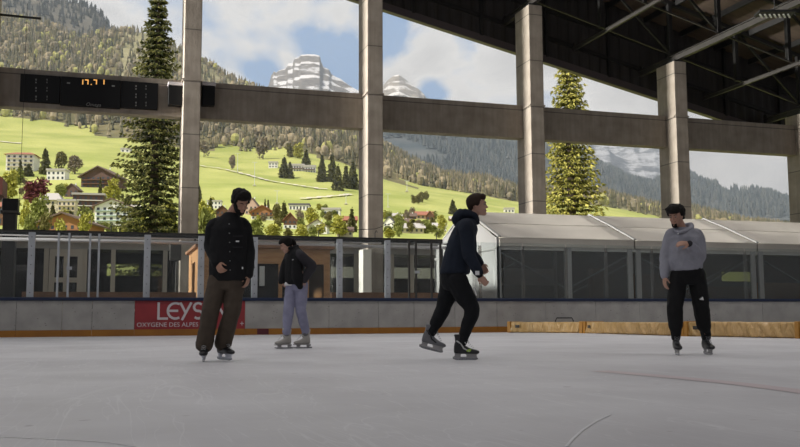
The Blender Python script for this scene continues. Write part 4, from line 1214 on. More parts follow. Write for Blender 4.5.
# --------------------------------------------------------------- houses
HM = dict(white=mat('house_white', (.80,.78,.74), .8), cream=mat('house_cream', (.62,.54,.40), .8), brown=mat('chalet_wood', (.17,.085,.045), .85, col2=(.11,.05,.03), scale=.8),
          dark=mat('chalet_dark_wood', (.13,.075,.06), .85), orange=mat('chalet_orange_wood', (.36,.17,.07), .8), red=mat('roof_red', (.33,.13,.08), .8), roof=mat('roof_brown', (.14,.095,.075), .85),
          grey=mat('roof_grey', (.46,.43,.40), .8), pane=mat('house_window', (.05,.06,.07), .3), green=mat('balcony_green', (.22,.34,.28), .7), pink=mat('house_pink', (.52,.36,.28), .8), violet=mat('roof_violet_slate', (.11,.10,.14), .8))
def house(px, by, w_px, wall_px, roof_px, wall, roof, lab_, kind='gable', rows=2, cols=4, yaw=0.0, lower=None, balcony=None, cat='house', depth=.8):
    q, F = on_ground(px, by); k = F/900
    W, H, R_ = w_px*k, wall_px*k, roof_px*k
    D = W*depth
    ax = (RH*math.cos(yaw) + FH*math.sin(yaw)); ay = (-RH*math.sin(yaw) + FH*math.cos(yaw))
    o = empty('house' if cat == 'house' else 'apartment_building', q, lab_, cat)
    base = q - UP*6*k*.5
    c = q + ay*D/2
    def P(x, y, z): return q + ax*x + ay*y + UP*z
    lo = -5*k
    if lower:
        MB().obox(P(0, D/2, (H*.42+lo)/2), ax*(W/2), ay*(D/2), UP*((H*.42-lo)/2)).build('lower_walls', HM[lower], o)
        MB().obox(P(0, D/2, (H*1.42)/2), ax*(W/2), ay*(D/2), UP*(H*.58/2)).build('upper_walls', HM[wall], o)
    else:
        MB().obox(P(0, D/2, (H+lo)/2), ax*(W/2), ay*(D/2), UP*((H-lo)/2)).build('walls', HM[wall], o)
    ov = W*.08
    if kind == 'gable':       # gable faces the viewer
        MB().prism([P(-W/2, 0, H), P(W/2, 0, H), P(0, 0, H+R_)], ay*D).build('gable', HM[wall], o)
        th = max(.3, W*.03); mb = MB()
        for s_ in (-1, 1):
            mb.prism([P(0, -ov, H+R_+th*.2), P(s_*(W/2+ov), -ov, H-R_*ov*2/W), P(s_*(W/2+ov), -ov, H-R_*ov*2/W+th), P(0, -ov, H+R_+th*1.3)], ay*(D+2*ov))
        mb.build('roof', HM[roof], o)
    elif kind == 'side':
        th = max(.3, W*.03); mb = MB()
        MB().prism([P(-W/2, 0, H), P(-W/2, D, H), P(-W/2, D/2, H+R_)], ax*W).build('gable', HM[wall], o)
        mb.prism([P(-W/2-ov, -ov, H-th), P(-W/2-ov, D/2, H+R_), P(-W/2-ov, D/2, H+R_+th), P(-W/2-ov, -ov, H)], ax*(W+2*ov))
        mb.prism([P(-W/2-ov, D+ov, H-th), P(-W/2-ov, D/2, H+R_), P(-W/2-ov, D/2, H+R_+th), P(-W/2-ov, D+ov, H)], ax*(W+2*ov))
        mb.build('roof', HM[roof], o)
    elif kind == 'hip':
        mb = MB(); a_ = W/2+ov; d0, d1 = -ov, D+ov
        mb.add([P(-a_, d0, H), P(a_, d0, H), P(a_, d1, H), P(-a_, d1, H), P(-a_*.45, D/2, H+R_), P(a_*.45, D/2, H+R_)], [(0,1,5,4),(1,2,5),(2,3,4,5),(3,0,4),(3,2,1,0)])
        mb.build('roof', HM[roof], o)
    else:
        MB().obox(P(0, D/2, H+R_/2), ax*(W/2+ov*.5), ay*(D/2+ov*.5), UP*(R_/2)).build('flat_roof', HM[roof], o)
    ww, wh = W/cols*.42, H/rows*.5
    for r_ in range(rows):
        for c_ in range(cols):
            x = -W/2 + W*(c_+.5)/cols; z = H*(r_+.5)/rows
            MB().obox(P(x, -.05*k, z), ax*(ww/2), ay*(.08*k), UP*(wh/2)).build('window', HM['pane'], o)
    if balcony:
        for r_ in range(1, rows):
            z = H*r_/rows
            MB().obox(P(0, -.9*k, z+.2*k), ax*(W*.46), ay*(.7*k), UP*(.35*k)).build('balcony', HM[balcony], o)
    if W > 6 and kind in ('gable', 'side'):
        MB().obox(P(W*.18, D*.45, H+R_*1.05), ax*(.45*k), ay*(.45*k), UP*(.9*k)).build('chimney', HM['white'], o)
    return o
H_ = [
 (19.5,171,27,17,4,'white','red','white hotel with four rows of windows, highest at the left','hip',4,5,.12,None,'cream','building'),
 (55.5,181,18,10,2,'white','grey','small white flat-roofed house between two dark conifers','flat',2,4,.05,None,None,'house'),
 (98,188,36,12,9,'dark','roof','large dark wooden chalet with a wide gable and balconies','gable',3,7,-.1,None,'brown','building'),
 (71,197,14,7,6,'dark','roof','small dark chalet below the white flat-roofed house','gable',2,3,-.05,None,None,'house'),
 (50,213,20,13,8,'cream','grey','cream house with a pale hipped roof beside the purple tree','hip',2,4,.1,None,None,'house'),
 (66,216,17,15,2,'cream','grey','cream apartment block with balconies below the small dark chalet','flat',3,4,.15,None,'cream','building'),
 (88,212,30,17,2,'dark','grey','dark brown flat-roofed apartment block with white windows','flat',3,6,.25,None,'white','building'),
 (111,226,34,20,7,'white','roof','white four-storey house with green balconies beside the big spruce','gable',4,5,-.05,None,'green','building'),
 (134,222,14,15,3,'white','grey','narrow white house partly behind the big spruce','hip',3,2,.1,None,None,'house'),
 (62,238,54,14,10,'orange','roof','wide low chalet with orange wood gable just above the rail','gable',2,8,-.03,None,'brown','house'),
 (104,214,20,6,3,'cream','red','cream house with red roof behind the white four-storey house','side',2,4,.2,None,None,'house'),
 (4,226,12,20,4,'brown','red','brown house at the left edge behind the vent cowl','side',2,3,0,None,None,'house'),
 (214,209,14,8,1,'white','grey','white flat-roofed house just right of the left column','flat',2,4,.1,None,None,'house'),
 (222,219,12,8,5,'brown','roof','small brown house hidden behind the bearded man','gable',2,3,.1,None,None,'house'),
 (251,215,13,9,8,'pink','roof','pinkish house with steep roof beside the bearded man','gable',2,3,-.1,None,None,'house'),
 (262,220,22,8,6,'orange','red','chalet with red-brown gable and balcony right of the bearded man','gable',2,5,.06,'white','brown','house'),
 (290,229,13,9,7,'brown','red','small house with brick-red gable and white ground floor above the woman','gable',2,3,.1,'white',None,'house'),
 (317,234,20,8,6,'white','roof','brown-roofed chalet just left of the tall column, low by the rail','gable',1,4,-.08,None,'brown','house'),
 (299,211,20,6,1.5,'white','violet','long white flat house with dark window band in mid meadow','flat',1,6,.03,None,None,'house'),
 (331,217,18,7,2,'white','grey','white building beside the pale track left of the tall column','flat',1,3,.0,None,None,'building'),
 (350,226,14,6,4,'brown','red','red-roofed house against the left side of the tall column','side',1,3,.1,'cream',None,'house'),
 (345,236,16,5,4,'cream','roof','low brown-roofed house touching the rail left of the tall column','side',1,3,.1,None,None,'house'),
 (273,168.5,9,5,1.5,'white','grey','leftmost white apartment house high on the meadow','flat',2,3,.05,None,None,'house'),
 (296,172,16,6,2,'white','grey','middle white apartment row high on the meadow behind conifers','flat',2,6,.05,None,'dark','building'),
 (309,173,13,6,2,'white','grey','right white apartment row high on the meadow behind conifers','flat',2,5,.05,None,'dark','building'),
 (389,229,11,6,6,'white','violet','small house with dark violet gable right of the tall column','gable',2,3,-.2,None,None,'house'),
 (412,233,24,5,5,'cream','grey','long pale-roofed house, lowest right of the tall column','side',1,5,.12,None,None,'house'),
 (404,226,16,4,3.5,'pink','roof','brown-roofed house in the middle of the right village','side',1,4,.1,None,None,'house'),
 (425,219,17,4,4,'pink','red','red-roofed chalet highest in the right village','side',1,4,.1,None,None,'house'),
 (430,221,8,5,5,'brown','red','little red gable at the right end of the highest chalet','gable',1,2,0,None,None,'house'),
 (411,220,11,3.5,3.5,'brown','roof','low brown house left of the highest red-roofed chalet','side',1,3,.1,None,None,'house'),
 (457,223,13,4,3,'brown','grey','low house behind the hood of the gliding skater','side',1,3,.1,'cream',None,'house'),
 (440,231,13,5,3,'white','grey','white house beside the tent top, low by the rail','side',1,3,.1,None,None,'house'),
 (396,220,12,4,3,'white','grey','pale-roofed house beside the pylon right of the tall column','side',1,3,.1,None,None,'house'),
 (509.5,213,10,4,1.5,'white','grey','isolated white house left of the third column above the tent','flat',1,3,.0,None,None,'house'),
 (125,153,9,3,1.5,'white','grey','small white house high on the meadow beside the big spruce','flat',1,2,0,None,None,'house'),
]
for (px, by, w, wl, rf, wm, rm, lb, kd, ro, co, yw, lw, bal, ct) in H_:
    house(px, by, w, wl, rf, wm, rm, lb, kd, ro, co, yw, lw, bal, ct)

# --------------------------------------------------------------- village trees
def leaf_mats(n, c): return [mat(n+'_dark', tuple(x*.7 for x in c), .9, spec=.1), mat(n, c, .9, spec=.1), mat(n+'_light', tuple(min(1, x*1.35) for x in c), .9, spec=.1)]
VM = dict(conifer=leaf_mats('conifer_needles', (.16,.155,.07)), yellow=leaf_mats('spring_leaves_yellow', (.44,.42,.10)), green=leaf_mats('spring_leaves_green', (.27,.29,.09)),
          purple=leaf_mats('purple_leaves', (.20,.075,.085)), olive=leaf_mats('olive_leaves', (.22,.20,.08)), bare=leaf_mats('bare_twigs', (.30,.25,.18)), bark=[mat('bark', (.12,.09,.065), .9)])
def crown(h, r, kind, seed, dens=1.0):
    """leafy crown or conifer as one mesh of many small tufts, unit base at origin"""
    R_ = random.Random(seed); mb = MB()
    def tuft(p, s, d):
        for j in range(3):
            u = Vector((R_.uniform(-1,1), R_.uniform(-1,1), R_.uniform(-1,1))).normalized()
            v = (d + u*.9).normalized(); w = v.cross(u).normalized()
            mb.add([p + w*s*.45, p - w*s*.45, p + v*s*1.2], [(0, 1, 2)], R_.choice((0, 1, 1, 2)))
    if kind == 'conifer':
        L = int(15*dens)
        for k in range(L):
            z = h*(.08+.9*k/L); rr = r*(1-(k/L)**1.15)*R_.uniform(.8, 1.12) + r*.03; nb = max(5, int(13*dens*(1-k/L)+4))
            for i in range(nb):
                a = R_.random()*6.283; d = Vector((math.cos(a), math.sin(a), -.35)).normalized(); rb = rr*R_.uniform(.7,1.1)
                for q in range(4):
                    tuft(Vector((0,0,z)) + d*rb*(q+1)/4, r*.26, d + Vector((0,0,-.3)))
        tuft(Vector((0,0,h*.97)), r*.2, UP)
    else:
        n_ = int(460*dens)
        lob = [(Vector((R_.uniform(-.5,.5)*r, R_.uniform(-.5,.5)*r, h*R_.uniform(.22,.78))), r*R_.uniform(.38,.6)) for _ in range(11)]
        for k in range(n_):
            c, lr = R_.choice(lob); u = Vector((R_.gauss(0,1), R_.gauss(0,1), R_.gauss(0,1))).normalized()
            p = c + Vector((u.x, u.y, u.z*h/r*.45))*lr*R_.uniform(.75,1.0)
            tuft(p, r*.24, u)
    return mb
crown_cache = {}
def vtree(px, by, top, w, kind, lab_, grp=None, seed=None, name='tree', dens=1.0, dig=.04):
    q, F = on_ground(px, by); k = F/900; h = (by-top)*k; r = w*k/2 * (1.3 if kind == 'conifer' else 1)
    sd_ = seed if seed is not None else rnd.randrange(4)
    key = (kind, sd_, dens)
    if key not in crown_cache:
        me = crown(10.0, 3.4, 'conifer' if kind == 'conifer' else 'leaf', hash(sd_) % 997 + len(kind), dens).mesh('crown')
        for m in VM[kind]: me.materials.append(m)
        tb = MB().tube([(0,0,-.6), (0,0,5), (0,0,9)], [.32, .2, .05], 6).mesh('trunk'); tb.materials.append(VM['bark'][0])
        crown_cache[key] = (me, tb)
    me, tb = crown_cache[key]
    o = empty(name, q, lab_, 'tree', grp, rz=rnd.random()*6)
    for nm, d in (('crown', me), ('trunk', tb)):
        c = bpy.data.objects.new(nm, d); COL.objects.link(c); c.parent = o; c.scale = (r/3.4, r/3.4, h/10)
    return o
VT = [
 (45,174,146.5,10,'conifer','tall dark conifer left of the small white flat-roofed house'),
 (61,171,151,12,'olive','olive round tree right of the tall dark conifer'),
 (75,174,155,15,'bare','pale leafless tree above the large dark chalet'),
 (28,176,163,9,'conifer','short conifer in front of the white hotel'),
 (35,206,176,26,'purple','purple-leaved tree below the white hotel'),
 (8,200,167,18,'yellow','yellow-green tree below the white hotel at the left edge'),
 (16,186,168,14,'green','green tree in front of the hotel, left of the short conifer'),
 (20,178,160,6,'conifer','slim conifer against the hotel facade'),
 (112,203,179,20,'yellow','bright yellow-green tree right of the large dark chalet'),
 (38,232,191,18,'green','tall green tree left of the cream house with hipped roof'),
 (52,234,203,10,'conifer','conifer in front of the cream house with hipped roof'),
 (84,236,206,17,'green','green tree below the dark brown flat-roofed block'),
 (60,200,184,11,'green','green tree under the small white flat-roofed house'),
 (26,228,200,12,'yellow','yellow-green tree right of the vent cowl'),
 (70,232,210,9,'conifer','small conifer above the orange wood gable'),
 (100,200,176,4,'conifer','slender conifer at the right end of the large dark chalet'),
 (127,236,216,12,'green','green bush below the narrow white house'),
 (138,234,205,14,'green','green tree at the left foot of the big spruce'),
 (284,178,156,9,'conifer','left one of the conifer pair before the meadow apartments'),
 (290,178,161,7,'conifer','right one of the conifer pair before the meadow apartments'),
 (306,168,149,9,'conifer','conifer rising behind the meadow apartments'),
 (322,181,153,9,'conifer','tall conifer right of the meadow apartments'),
 (320,182,170,6,'conifer','short conifer right of the meadow apartments'),
 (332,182,152,10,'conifer','second tall conifer right of the meadow apartments'),
 (338,191,164,10,'conifer','conifer lowest in the group left of the tall column'),
 (335.5,189,174,7,'conifer','broad conifer in the group left of the tall column'),
 (346,189,164,9,'conifer','conifer in the group left of the tall column, nearer the column'),
 (353,190,160,11,'conifer','conifer touching the left side of the tall column'),
 (291,158,142,10,'olive','round olive tree at the forest edge above the apartments'),
 (298,159,141,11,'yellow','yellow-green round tree at the forest edge above the apartments'),
 (263,160,136,15,'bare','pale round tree at the forest edge in the middle window'),
 (204,157,140,10,'bare','pale round tree at the forest edge right of the left column'),
 (232,170,154,7,'bare','pale small tree beside the highest lift pylon'),
 (268,214,199,4,'conifer','slim conifer behind the red-brown chalet, right one'),
 (265,213,198,3.5,'conifer','slim conifer behind the red-brown chalet, left one'),
 (276,222,204,9,'olive','olive tree between the chalet and the brick-red gable house'),
 (284,223,201,9,'conifer','conifer above the brick-red gable house'),
 (299,227,208,9,'bare','brownish tree right of the brick-red gable house'),
 (313,226,206,15,'yellow','yellow-green tree above the brown-roofed chalet'),
 (339,236,214,18,'yellow','yellow-green tree left of the tall column, near the rail'),
 (352,232,207,9,'conifer','dark conifer beside the tall column just above the rail'),
 (328,224,211,9,'olive','olive tree in front of the white building by the track'),
 (206,238,198,18,'yellow','yellow-green tree left of the bearded man'),
 (210,226,196,8,'conifer','dark conifer left of the bearded man'),
 (199,204,184,6,'conifer','conifer touching the right edge of the left column'),
 (257,236,218,16,'green','green bush right of the bearded man above the rail'),
 (272,238,222,18,'yellow','yellow-green bush left of the woman above the rail'),
 (302,238,224,15,'yellow','yellow-green bush right of the woman above the rail'),
 (414,204,194.5,6,'olive','leftmost of the small brownish clump of trees on the right meadow'),
 (418,204,193,6.5,'olive','second tree of the small clump on the right meadow'),
 (422.5,203,191.5,7,'olive','third tree of the small clump on the right meadow'),
 (426,201,191,6,'olive','rightmost of the small clump of trees on the right meadow'),
 (453,215,199,8,'conifer','single conifer behind the hood of the gliding skater'),
 (399,236,212,10,'green','green tree rising between houses right of the tall column'),
 (443,234,214,11,'yellow','yellow-green tree beside the tent top in the right village'),
 (414,226,219,9,'yellow','small yellow tree between the roofs of the right village'),
 (390,238,228,12,'yellow','yellow-green bush right of the tall column on the rail'),
 (393,218,213,4,'conifer','small conifer behind the right village'),
 (432,233,224,11,'green','green bush in the right village left of the yellow tree'),
 (44,244,209,13,'olive','olive tree standing before the left end of the orange wood chalet'),
 (60,246,216,12,'yellow','yellow-green tree standing before the middle of the orange wood chalet'),
 (84,245,210,14,'yellow','yellow-green tree standing before the right end of the orange wood chalet'),
 (30,244,212,13,'green','green tree by the rail between vent cowl and orange wood chalet'),
]
for (px, by, tp, w, kd, lb) in VT:
    vtree(px, by, tp, w, kd, lb)
gsp = [(x, rnd.uniform(228, 240), rnd.choice(('green', 'yellow', 'olive', 'green'))) for x in list(range(24, 140, 9)) + list(range(200, 360, 10)) + list(range(386, 450, 13))]
used_labels = set()
def place_label(px, by, kd, noun):
    import re
    best = min(H_, key=lambda h: (h[0]-px)**2 + ((h[1]-by)*1.4)**2)
    nm = re.split(r',| with | beside | behind | below | above | between | in the | in mid | at the | high on | highest | just | against | touching | partly | right of | left of | hidden | seen ', best[7])[0]
    dx, dy = px - best[0], by - best[1]
    rel = 'left of' if dx < -best[2]*.45 else 'right of' if dx > best[2]*.45 else ('in front of' if dy > 0 else 'behind')
    col = dict(green='green', yellow='yellow-green', olive='olive', conifer='dark conifer', bare='pale leafless')[kd]
    for ex in ('', 'low ', 'second ', 'third ', 'small rounded ', 'far '):
        l = '%s%s %s %s the %s' % (ex, col, noun, rel, nm)
        if l not in used_labels: break
    used_labels.add(l); return ' '.join(l.split()[:16])
for px, by, kd in gsp:
    px += rnd.uniform(-3, 3)
    vtree(px, by, by-rnd.uniform(8, 13), rnd.uniform(8,13), kd, place_label(px, by, kd, 'garden bush'), 'garden bushes in the village', name='garden_bush')
gsp = [(rnd.uniform(195, 345), rnd.uniform(206, 226)) for k in range(20)] + [(rnd.uniform(0, 130), rnd.uniform(180, 222)) for k in range(30)] + [(rnd.uniform(386, 450), rnd.uniform(216, 230)) for k in range(16)]
for px, by in gsp:
    kd = rnd.choice(('green', 'yellow', 'olive', 'conifer', 'bare'))
    vtree(px, by, by-rnd.uniform(6, 11), rnd.uniform(5,9), kd, place_label(px, by, kd, 'garden tree'), 'garden trees in the village', name='garden_tree')
# bright bushes at the foot of the big spruce
for i, (px, tp, w, lb) in enumerate(((152, 214, 20, 'bright green bush at the foot of the big spruce, left one'), (169, 209, 18, 'bright green bush at the foot of the big spruce, against the left column'), (140, 219, 14, 'small bright bush left of the big spruce foot'), (206, 212, 16, 'bright bush right of the left column just above the rail'))):
    q = at_f(px, 245, 78); q2 = at_f(px, tp, 78); r = w*78/900/2
    a_ = q.dot(RH)/78; zg = pos(a_, 78, t1(a_, 78)).z
    o = empty('bush', (q.x, q.y, zg), lb, 'bush')
    me = crown(10.0, 3.4, 'leaf', 50+i, 2.2).mesh('foliage')
    for m in VM['yellow' if i != 3 else 'green']: me.materials.append(m)
    c = bpy.data.objects.new('foliage', me); COL.objects.link(c); c.parent = o; c.scale = (r/3.0, r/3.0, (q2.z-zg)/9.2)
    MB().tube([(q.x, q.y, zg-.3), (q.x, q.y, zg+2)], .08, 6).build('stem', VM['bark'][0], o)

# --------------------------------------------------------------- the two big spruces
def big_spruce(px, F, h_top, half_w, lab_, mats, seed, prof, droop=.45, lev=.42, fat=1.0):
    """px: trunk in the photograph at its place F metres away; prof(u) radius fraction at height fraction u"""
    R_ = random.Random(seed)
    q = at_f(px, 200, F); a_ = q.dot(RH)/F; zg = pos(a_, F, t1(a_, F)).z if F > 45 else 0
    top = at_f(px, h_top, F).z; H = top - zg
    W = half_w*F/900
    o = empty('spruce_tree', (q.x, q.y, zg), lab_, 'tree')
    b0 = Vector((q.x, q.y, zg))
    MB().tube([b0 - UP*.5, b0 + UP*H*.5, b0 + UP*H*.98], [.42, .25, .04], 10).build('trunk', VM['bark'][0], o)
    mb = MB(); bw = MB()
    nlev = int(H/lev)
    for k in range(nlev):
        u = (k+.5)/nlev; z = H*(.05+.94*u); rad = W*prof(u)
        nb = 12 if u < .8 else 9
        ph = R_.random()*6.28
        for i in range(nb):
            a = ph + i*6.283/nb + R_.uniform(-.25,.25)
            L = rad*R_.uniform(.62 if fat == 1 else .5, 1.12 if fat == 1 else 1.2) + .12
            dirh = Vector((math.cos(a), math.sin(a), 0)); s_ = Vector((-dirh.y, dirh.x, 0))
            pts = []
            n_ = max(4, int(L/.30))
            for j in range(n_+1):
                v = j/n_
                pts.append(b0 + UP*(z - droop*L*v*(1-.45*v)*.8 + .1*L*v*v*v) + dirh*L*v)
            if L > .8: bw.tube(pts, [.04*(1-.8*j/n_) for j in range(n_+1)], 3, cap=False)
            for j in range(1, n_+1):
                v = j/n_; p = pts[j]
                side = (.38*(1-v*.65)*min(1, L/1.6)+.10)*fat
                for m_ in range(8 if fat == 1 else 11):
                    off = s_*R_.uniform(-side, side) + UP*R_.uniform(-.05,.05)
                    d = (dirh*R_.uniform(.2,1.0) + s_*R_.uniform(-.8,.8) - UP*R_.uniform(.0,.9)).normalized()
                    w = d.cross(Vector((R_.uniform(-1,1), R_.uniform(-1,1), R_.uniform(-1,1)))).normalized()
                    s2 = R_.uniform(.13,.26)
                    tip = v > .6 or R_.random() < .25
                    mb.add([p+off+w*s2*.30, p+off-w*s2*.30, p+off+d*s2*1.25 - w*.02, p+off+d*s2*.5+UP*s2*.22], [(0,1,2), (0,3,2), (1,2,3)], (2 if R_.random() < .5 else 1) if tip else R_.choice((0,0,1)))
    mb.build('needle_foliage', mats, o)
    bw.build('branches', VM['bark'][0], o)
    return o
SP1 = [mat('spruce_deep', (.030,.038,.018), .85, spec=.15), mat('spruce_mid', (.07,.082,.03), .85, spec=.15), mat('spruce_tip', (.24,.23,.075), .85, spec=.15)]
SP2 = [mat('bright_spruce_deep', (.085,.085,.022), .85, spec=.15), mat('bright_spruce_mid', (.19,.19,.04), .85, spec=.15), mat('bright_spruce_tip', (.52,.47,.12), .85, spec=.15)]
def prof1(u):
    return max(.03, (1-u)**.78*1.12 * (1 + .10*math.sin(u*37) + .07*math.sin(u*83)))
def prof2(u):
    return max(.05, min(1.0, 1.15*(1-u)**.62))
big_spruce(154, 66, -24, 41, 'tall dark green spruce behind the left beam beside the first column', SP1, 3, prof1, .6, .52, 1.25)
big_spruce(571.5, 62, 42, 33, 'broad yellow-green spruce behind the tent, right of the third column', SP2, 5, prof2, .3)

# valley haze: a thin even mist filling the air between the village and the peaks
hz = MB()
c0 = FH*3800 + RH*0
hz.obox(c0 + UP*900, RH*4500, FH*3300, UP*1300)
hm = bpy.data.materials.new('valley_haze'); hm.use_nodes = True
t_ = hm.node_tree; t_.nodes.clear()
vs_ = t_.nodes.new('ShaderNodeVolumeScatter'); vs_.inputs['Density'].default_value = 9.5e-5; vs_.inputs['Color'].default_value = (.72, .85, 1, 1)
t_.links.new(vs_.outputs[0], t_.nodes.new('ShaderNodeOutputMaterial').inputs['Volume'])
o = hz.build('valley_haze', hm); tag(o, 'thin bluish haze filling the valley in front of the mountains', 'haze', None, 'stuff')
# ================================================================== people
def fold_mat(name, c, c2=None, rough=.85, weave=120):
    return mat(name, c, rough, col2=c2 or tuple(x*1.25 for x in c), scale=9, bump=.15, bscale=weave, detail=3, spec=.25)
PM = dict(skin=mat('skin', (.42,.235,.165), .55, spec=.35), skin2=mat('skin_fair', (.47,.28,.21), .55, spec=.35), skin3=mat('skin_tan', (.44,.25,.18), .55, spec=.35),
          hair=mat('black_hair', (.006,.005,.0045), .75, col2=(.011,.009,.008), scale=60, spec=.2), hairb=mat('brown_hair', (.020,.011,.008), .7, col2=(.034,.019,.012), scale=60, spec=.2),
          jacket=fold_mat('black_jacket_cloth', (.0085,.0085,.0095)), brown=fold_mat('olive_brown_trouser_cloth', (.064,.049,.037)), lav=fold_mat('lavender_trouser_cloth', (.225,.225,.315)),
          dgrey=fold_mat('charcoal_sleeve_cloth', (.030,.028,.033)), navy=fold_mat('dark_navy_fleece', (.011,.015,.025)), navy2=fold_mat('black_leggings_cloth', (.007,.0075,.009)),
          grey=fold_mat('grey_marl_hoodie', (.24,.24,.275)), black=fold_mat('black_track_cloth', (.0075,.0075,.008)),
          bootblack=mat('black_boot', (.012,.012,.014), .4), bootgrey=mat('grey_boot', (.36,.34,.31), .5), bootmix=mat('grey_boot_trim', (.14,.14,.15), .4),
          holder=mat('white_blade_holder', (.55,.56,.62), .4), holderg=mat('grey_blade_holder', (.32,.31,.31), .45), blade=mat('blade_steel', (.35,.36,.38), .25, metal=.9),
          lace=mat('pale_lace', (.45,.45,.45), .7), lime=mat('lime_mark', (.35,.55,.06), .5), whitem=mat('white_print', (.7,.7,.7), .6),
          eye=mat('eye_dark', (.02,.015,.012), .2), eyew=mat('eye_white', (.26,.23,.21), .3), lip=mat('lips', (.30,.12,.10), .5), button=mat('metal_button', (.25,.25,.25), .3, metal=.8))

def ell_ring(c, side, front, ra, rb, n=14, sq=1.0):
    out = []
    for k in range(n):
        t = 2*math.pi*k/n; x, y = math.cos(t), math.sin(t)
        if sq != 1.0:
            x = math.copysign(abs(x)**sq, x); y = math.copysign(abs(y)**sq, y)
        out.append(c + side*ra*x + front*rb*y)
    return out
def limb(mb, pts, rad, n=12, capr=True, front=None, flat=1.0):
    """smooth tapered limb through pts; rad list; rounded ends"""
    pts = [Vector(p) for p in pts]
    # refine with Catmull-Rom
    P, R_ = [], []
    m = 5
    for i in range(len(pts)-1):
        p0 = pts[max(i-1, 0)]; p1 = pts[i]; p2 = pts[i+1]; p3 = pts[min(i+2, len(pts)-1)]
        for j in range(m):
            t = j/m
            P.append(.5*((2*p1) + (p2-p0)*t + (2*p0-5*p1+4*p2-p3)*t*t + (3*p1-p0-3*p2+p3)*t*t*t)); R_.append(rad[i]+(rad[i+1]-rad[i])*(t*t*(3-2*t)))
    P.append(pts[-1]); R_.append(rad[-1])
    if capr:
        d0 = (P[0]-P[1]).normalized(); d1 = (P[-1]-P[-2]).normalized()
        P = [P[0]+d0*R_[0]*.85, P[0]+d0*R_[0]*.5] + P + [P[-1]+d1*R_[-1]*.5, P[-1]+d1*R_[-1]*.85]
        R_ = [R_[0]*.45, R_[0]*.85] + R_ + [R_[-1]*.85, R_[-1]*.45]
    ref = None; rings = []
    for i, p in enumerate(P):
        t = (P[min(i+1, len(P)-1)] - P[max(i-1, 0)]).normalized()
        a = ref if ref is not None else (front if front is not None else t.orthogonal())
        a = (a - t*a.dot(t)).normalized(); ref = a; b = t.cross(a)
        rings.append([p + (a*math.cos(2*math.pi*k/n)*flat + b*math.sin(2*math.pi*k/n))*R_[i] for k in range(n)])
    mb.rings(rings)
def trunk(mb, secs, side, n=16, sq=.9):
    """secs: list of (centre, half width, half depth, front vector)"""
    mb.rings([ell_ring(Vector(c), side, f, ra, rb, n, sq) for c, ra, rb, f in secs])
def remesh(mb, name, m, parent, vox, smooth=4, wr=None, fac=.6, sub=False, clean=None):
    me = mb.mesh(name)
    o = bpy.data.objects.new(name, me); COL.objects.link(o)
    r = o.modifiers.new('r', 'REMESH'); r.mode = 'VOXEL'; r.voxel_size = vox; r.adaptivity = 0
    s_ = o.modifiers.new('s', 'SMOOTH'); s_.iterations = smooth; s_.factor = fac
    bpy.context.view_layer.update()
    me2 = bpy.data.meshes.new_from_object(o.evaluated_get(bpy.context.evaluated_depsgraph_get()))
    bpy.data.objects.remove(o)
    me2.name = name
    off = wloc(parent)
    if wr:
        amp, frq, st = wr
        for v in me2.vertices:
            p = Vector((v.co.x*frq, v.co.y*frq, v.co.z*frq*st))
            n_ = noise.noise(p)*.65 + noise.noise(p*2.3 + Vector((5,1,2)))*.35
            n_ = (1-abs(n_)*2.4)
            v.co += v.normal*amp*n_
    for v in me2.vertices: v.co -= off
    me2.polygons.foreach_set('use_smooth', [True]*len(me2.polygons))
    me2.materials.clear(); me2.materials.append(m)
    ob = bpy.data.objects.new(name, me2); COL.objects.link(ob); ob.parent = parent
    return ob

def head_sections(C, sd_, fr, up, s=1.0):
    secs = [(-.122,.020,.080,.045),(-.112,.036,.090,.020),(-.092,.048,.092,-.010),(-.065,.058,.090,-.045),(-.035,.065,.090,-.078),(-.005,.070,.087,-.094),(.020,.073,.090,-.102),(.045,.075,.093,-.104),(.070,.071,.083,-.096),(.092,.058,.062,-.076),(.108,.036,.033,-.046),(.114,.012,.0,-.016)]
    rings = []
    for z, hw, yf, yb in secs:
        c = C + up*z*s + fr*((yf+yb)/2)*s
        rings.append(ell_ring(c, sd_, fr, hw*s, (yf-yb)/2*s, 18, .93))
    return rings
def add_head(mb, C, fr, up, s=1.0):
    fr = fr.normalized(); sd_ = fr.cross(up).normalized()     # person's right
    up = sd_.cross(fr).normalized()
    mb.rings(head_sections(C, sd_, fr, up, s))
    L = lambda x, y, z: C + sd_*x*s + fr*y*s + up*z*s
    # nose, brow, cheeks, lips, chin, ears
    limb(mb, [L(0,.088,.022), L(0,.100,-.005), L(0,.112,-.030)], [.007*s, .009*s, .0125*s], 8)
    for q in (-1, 1):
        mb.blob(L(q*.011,.098,-.034), .009*s, .009*s, .008*s, 8, 6)
        mb.blob(L(q*.034,.080,-.030), .022*s, .016*s, .020*s, 8, 6)
        limb(mb, [L(q*.012,.093,.022), L(q*.034,.090,.027), L(q*.052,.074,.020)], [.008*s,.009*s,.006*s], 8)
        # ear
        mb.rings([ell_ring(L(q*(.070+.004*j), -.008-.004*j, -.008), fr, up, (.016-.002*j)*s*1.0, (.030-.002*j)*s, 10) for j in range(4)])
    limb(mb, [L(-.022,.088,-.062), L(0,.097,-.060), L(.022,.088,-.062)], [.005*s,.008*s,.005*s], 8)
    limb(mb, [L(-.018,.088,-.072), L(0,.095,-.073), L(.018,.088,-.072)], [.005*s,.008*s,.005*s], 8)
    mb.blob(L(0,.085,-.102), .020*s, .016*s, .014*s, 8, 6)
    return sd_, fr, L
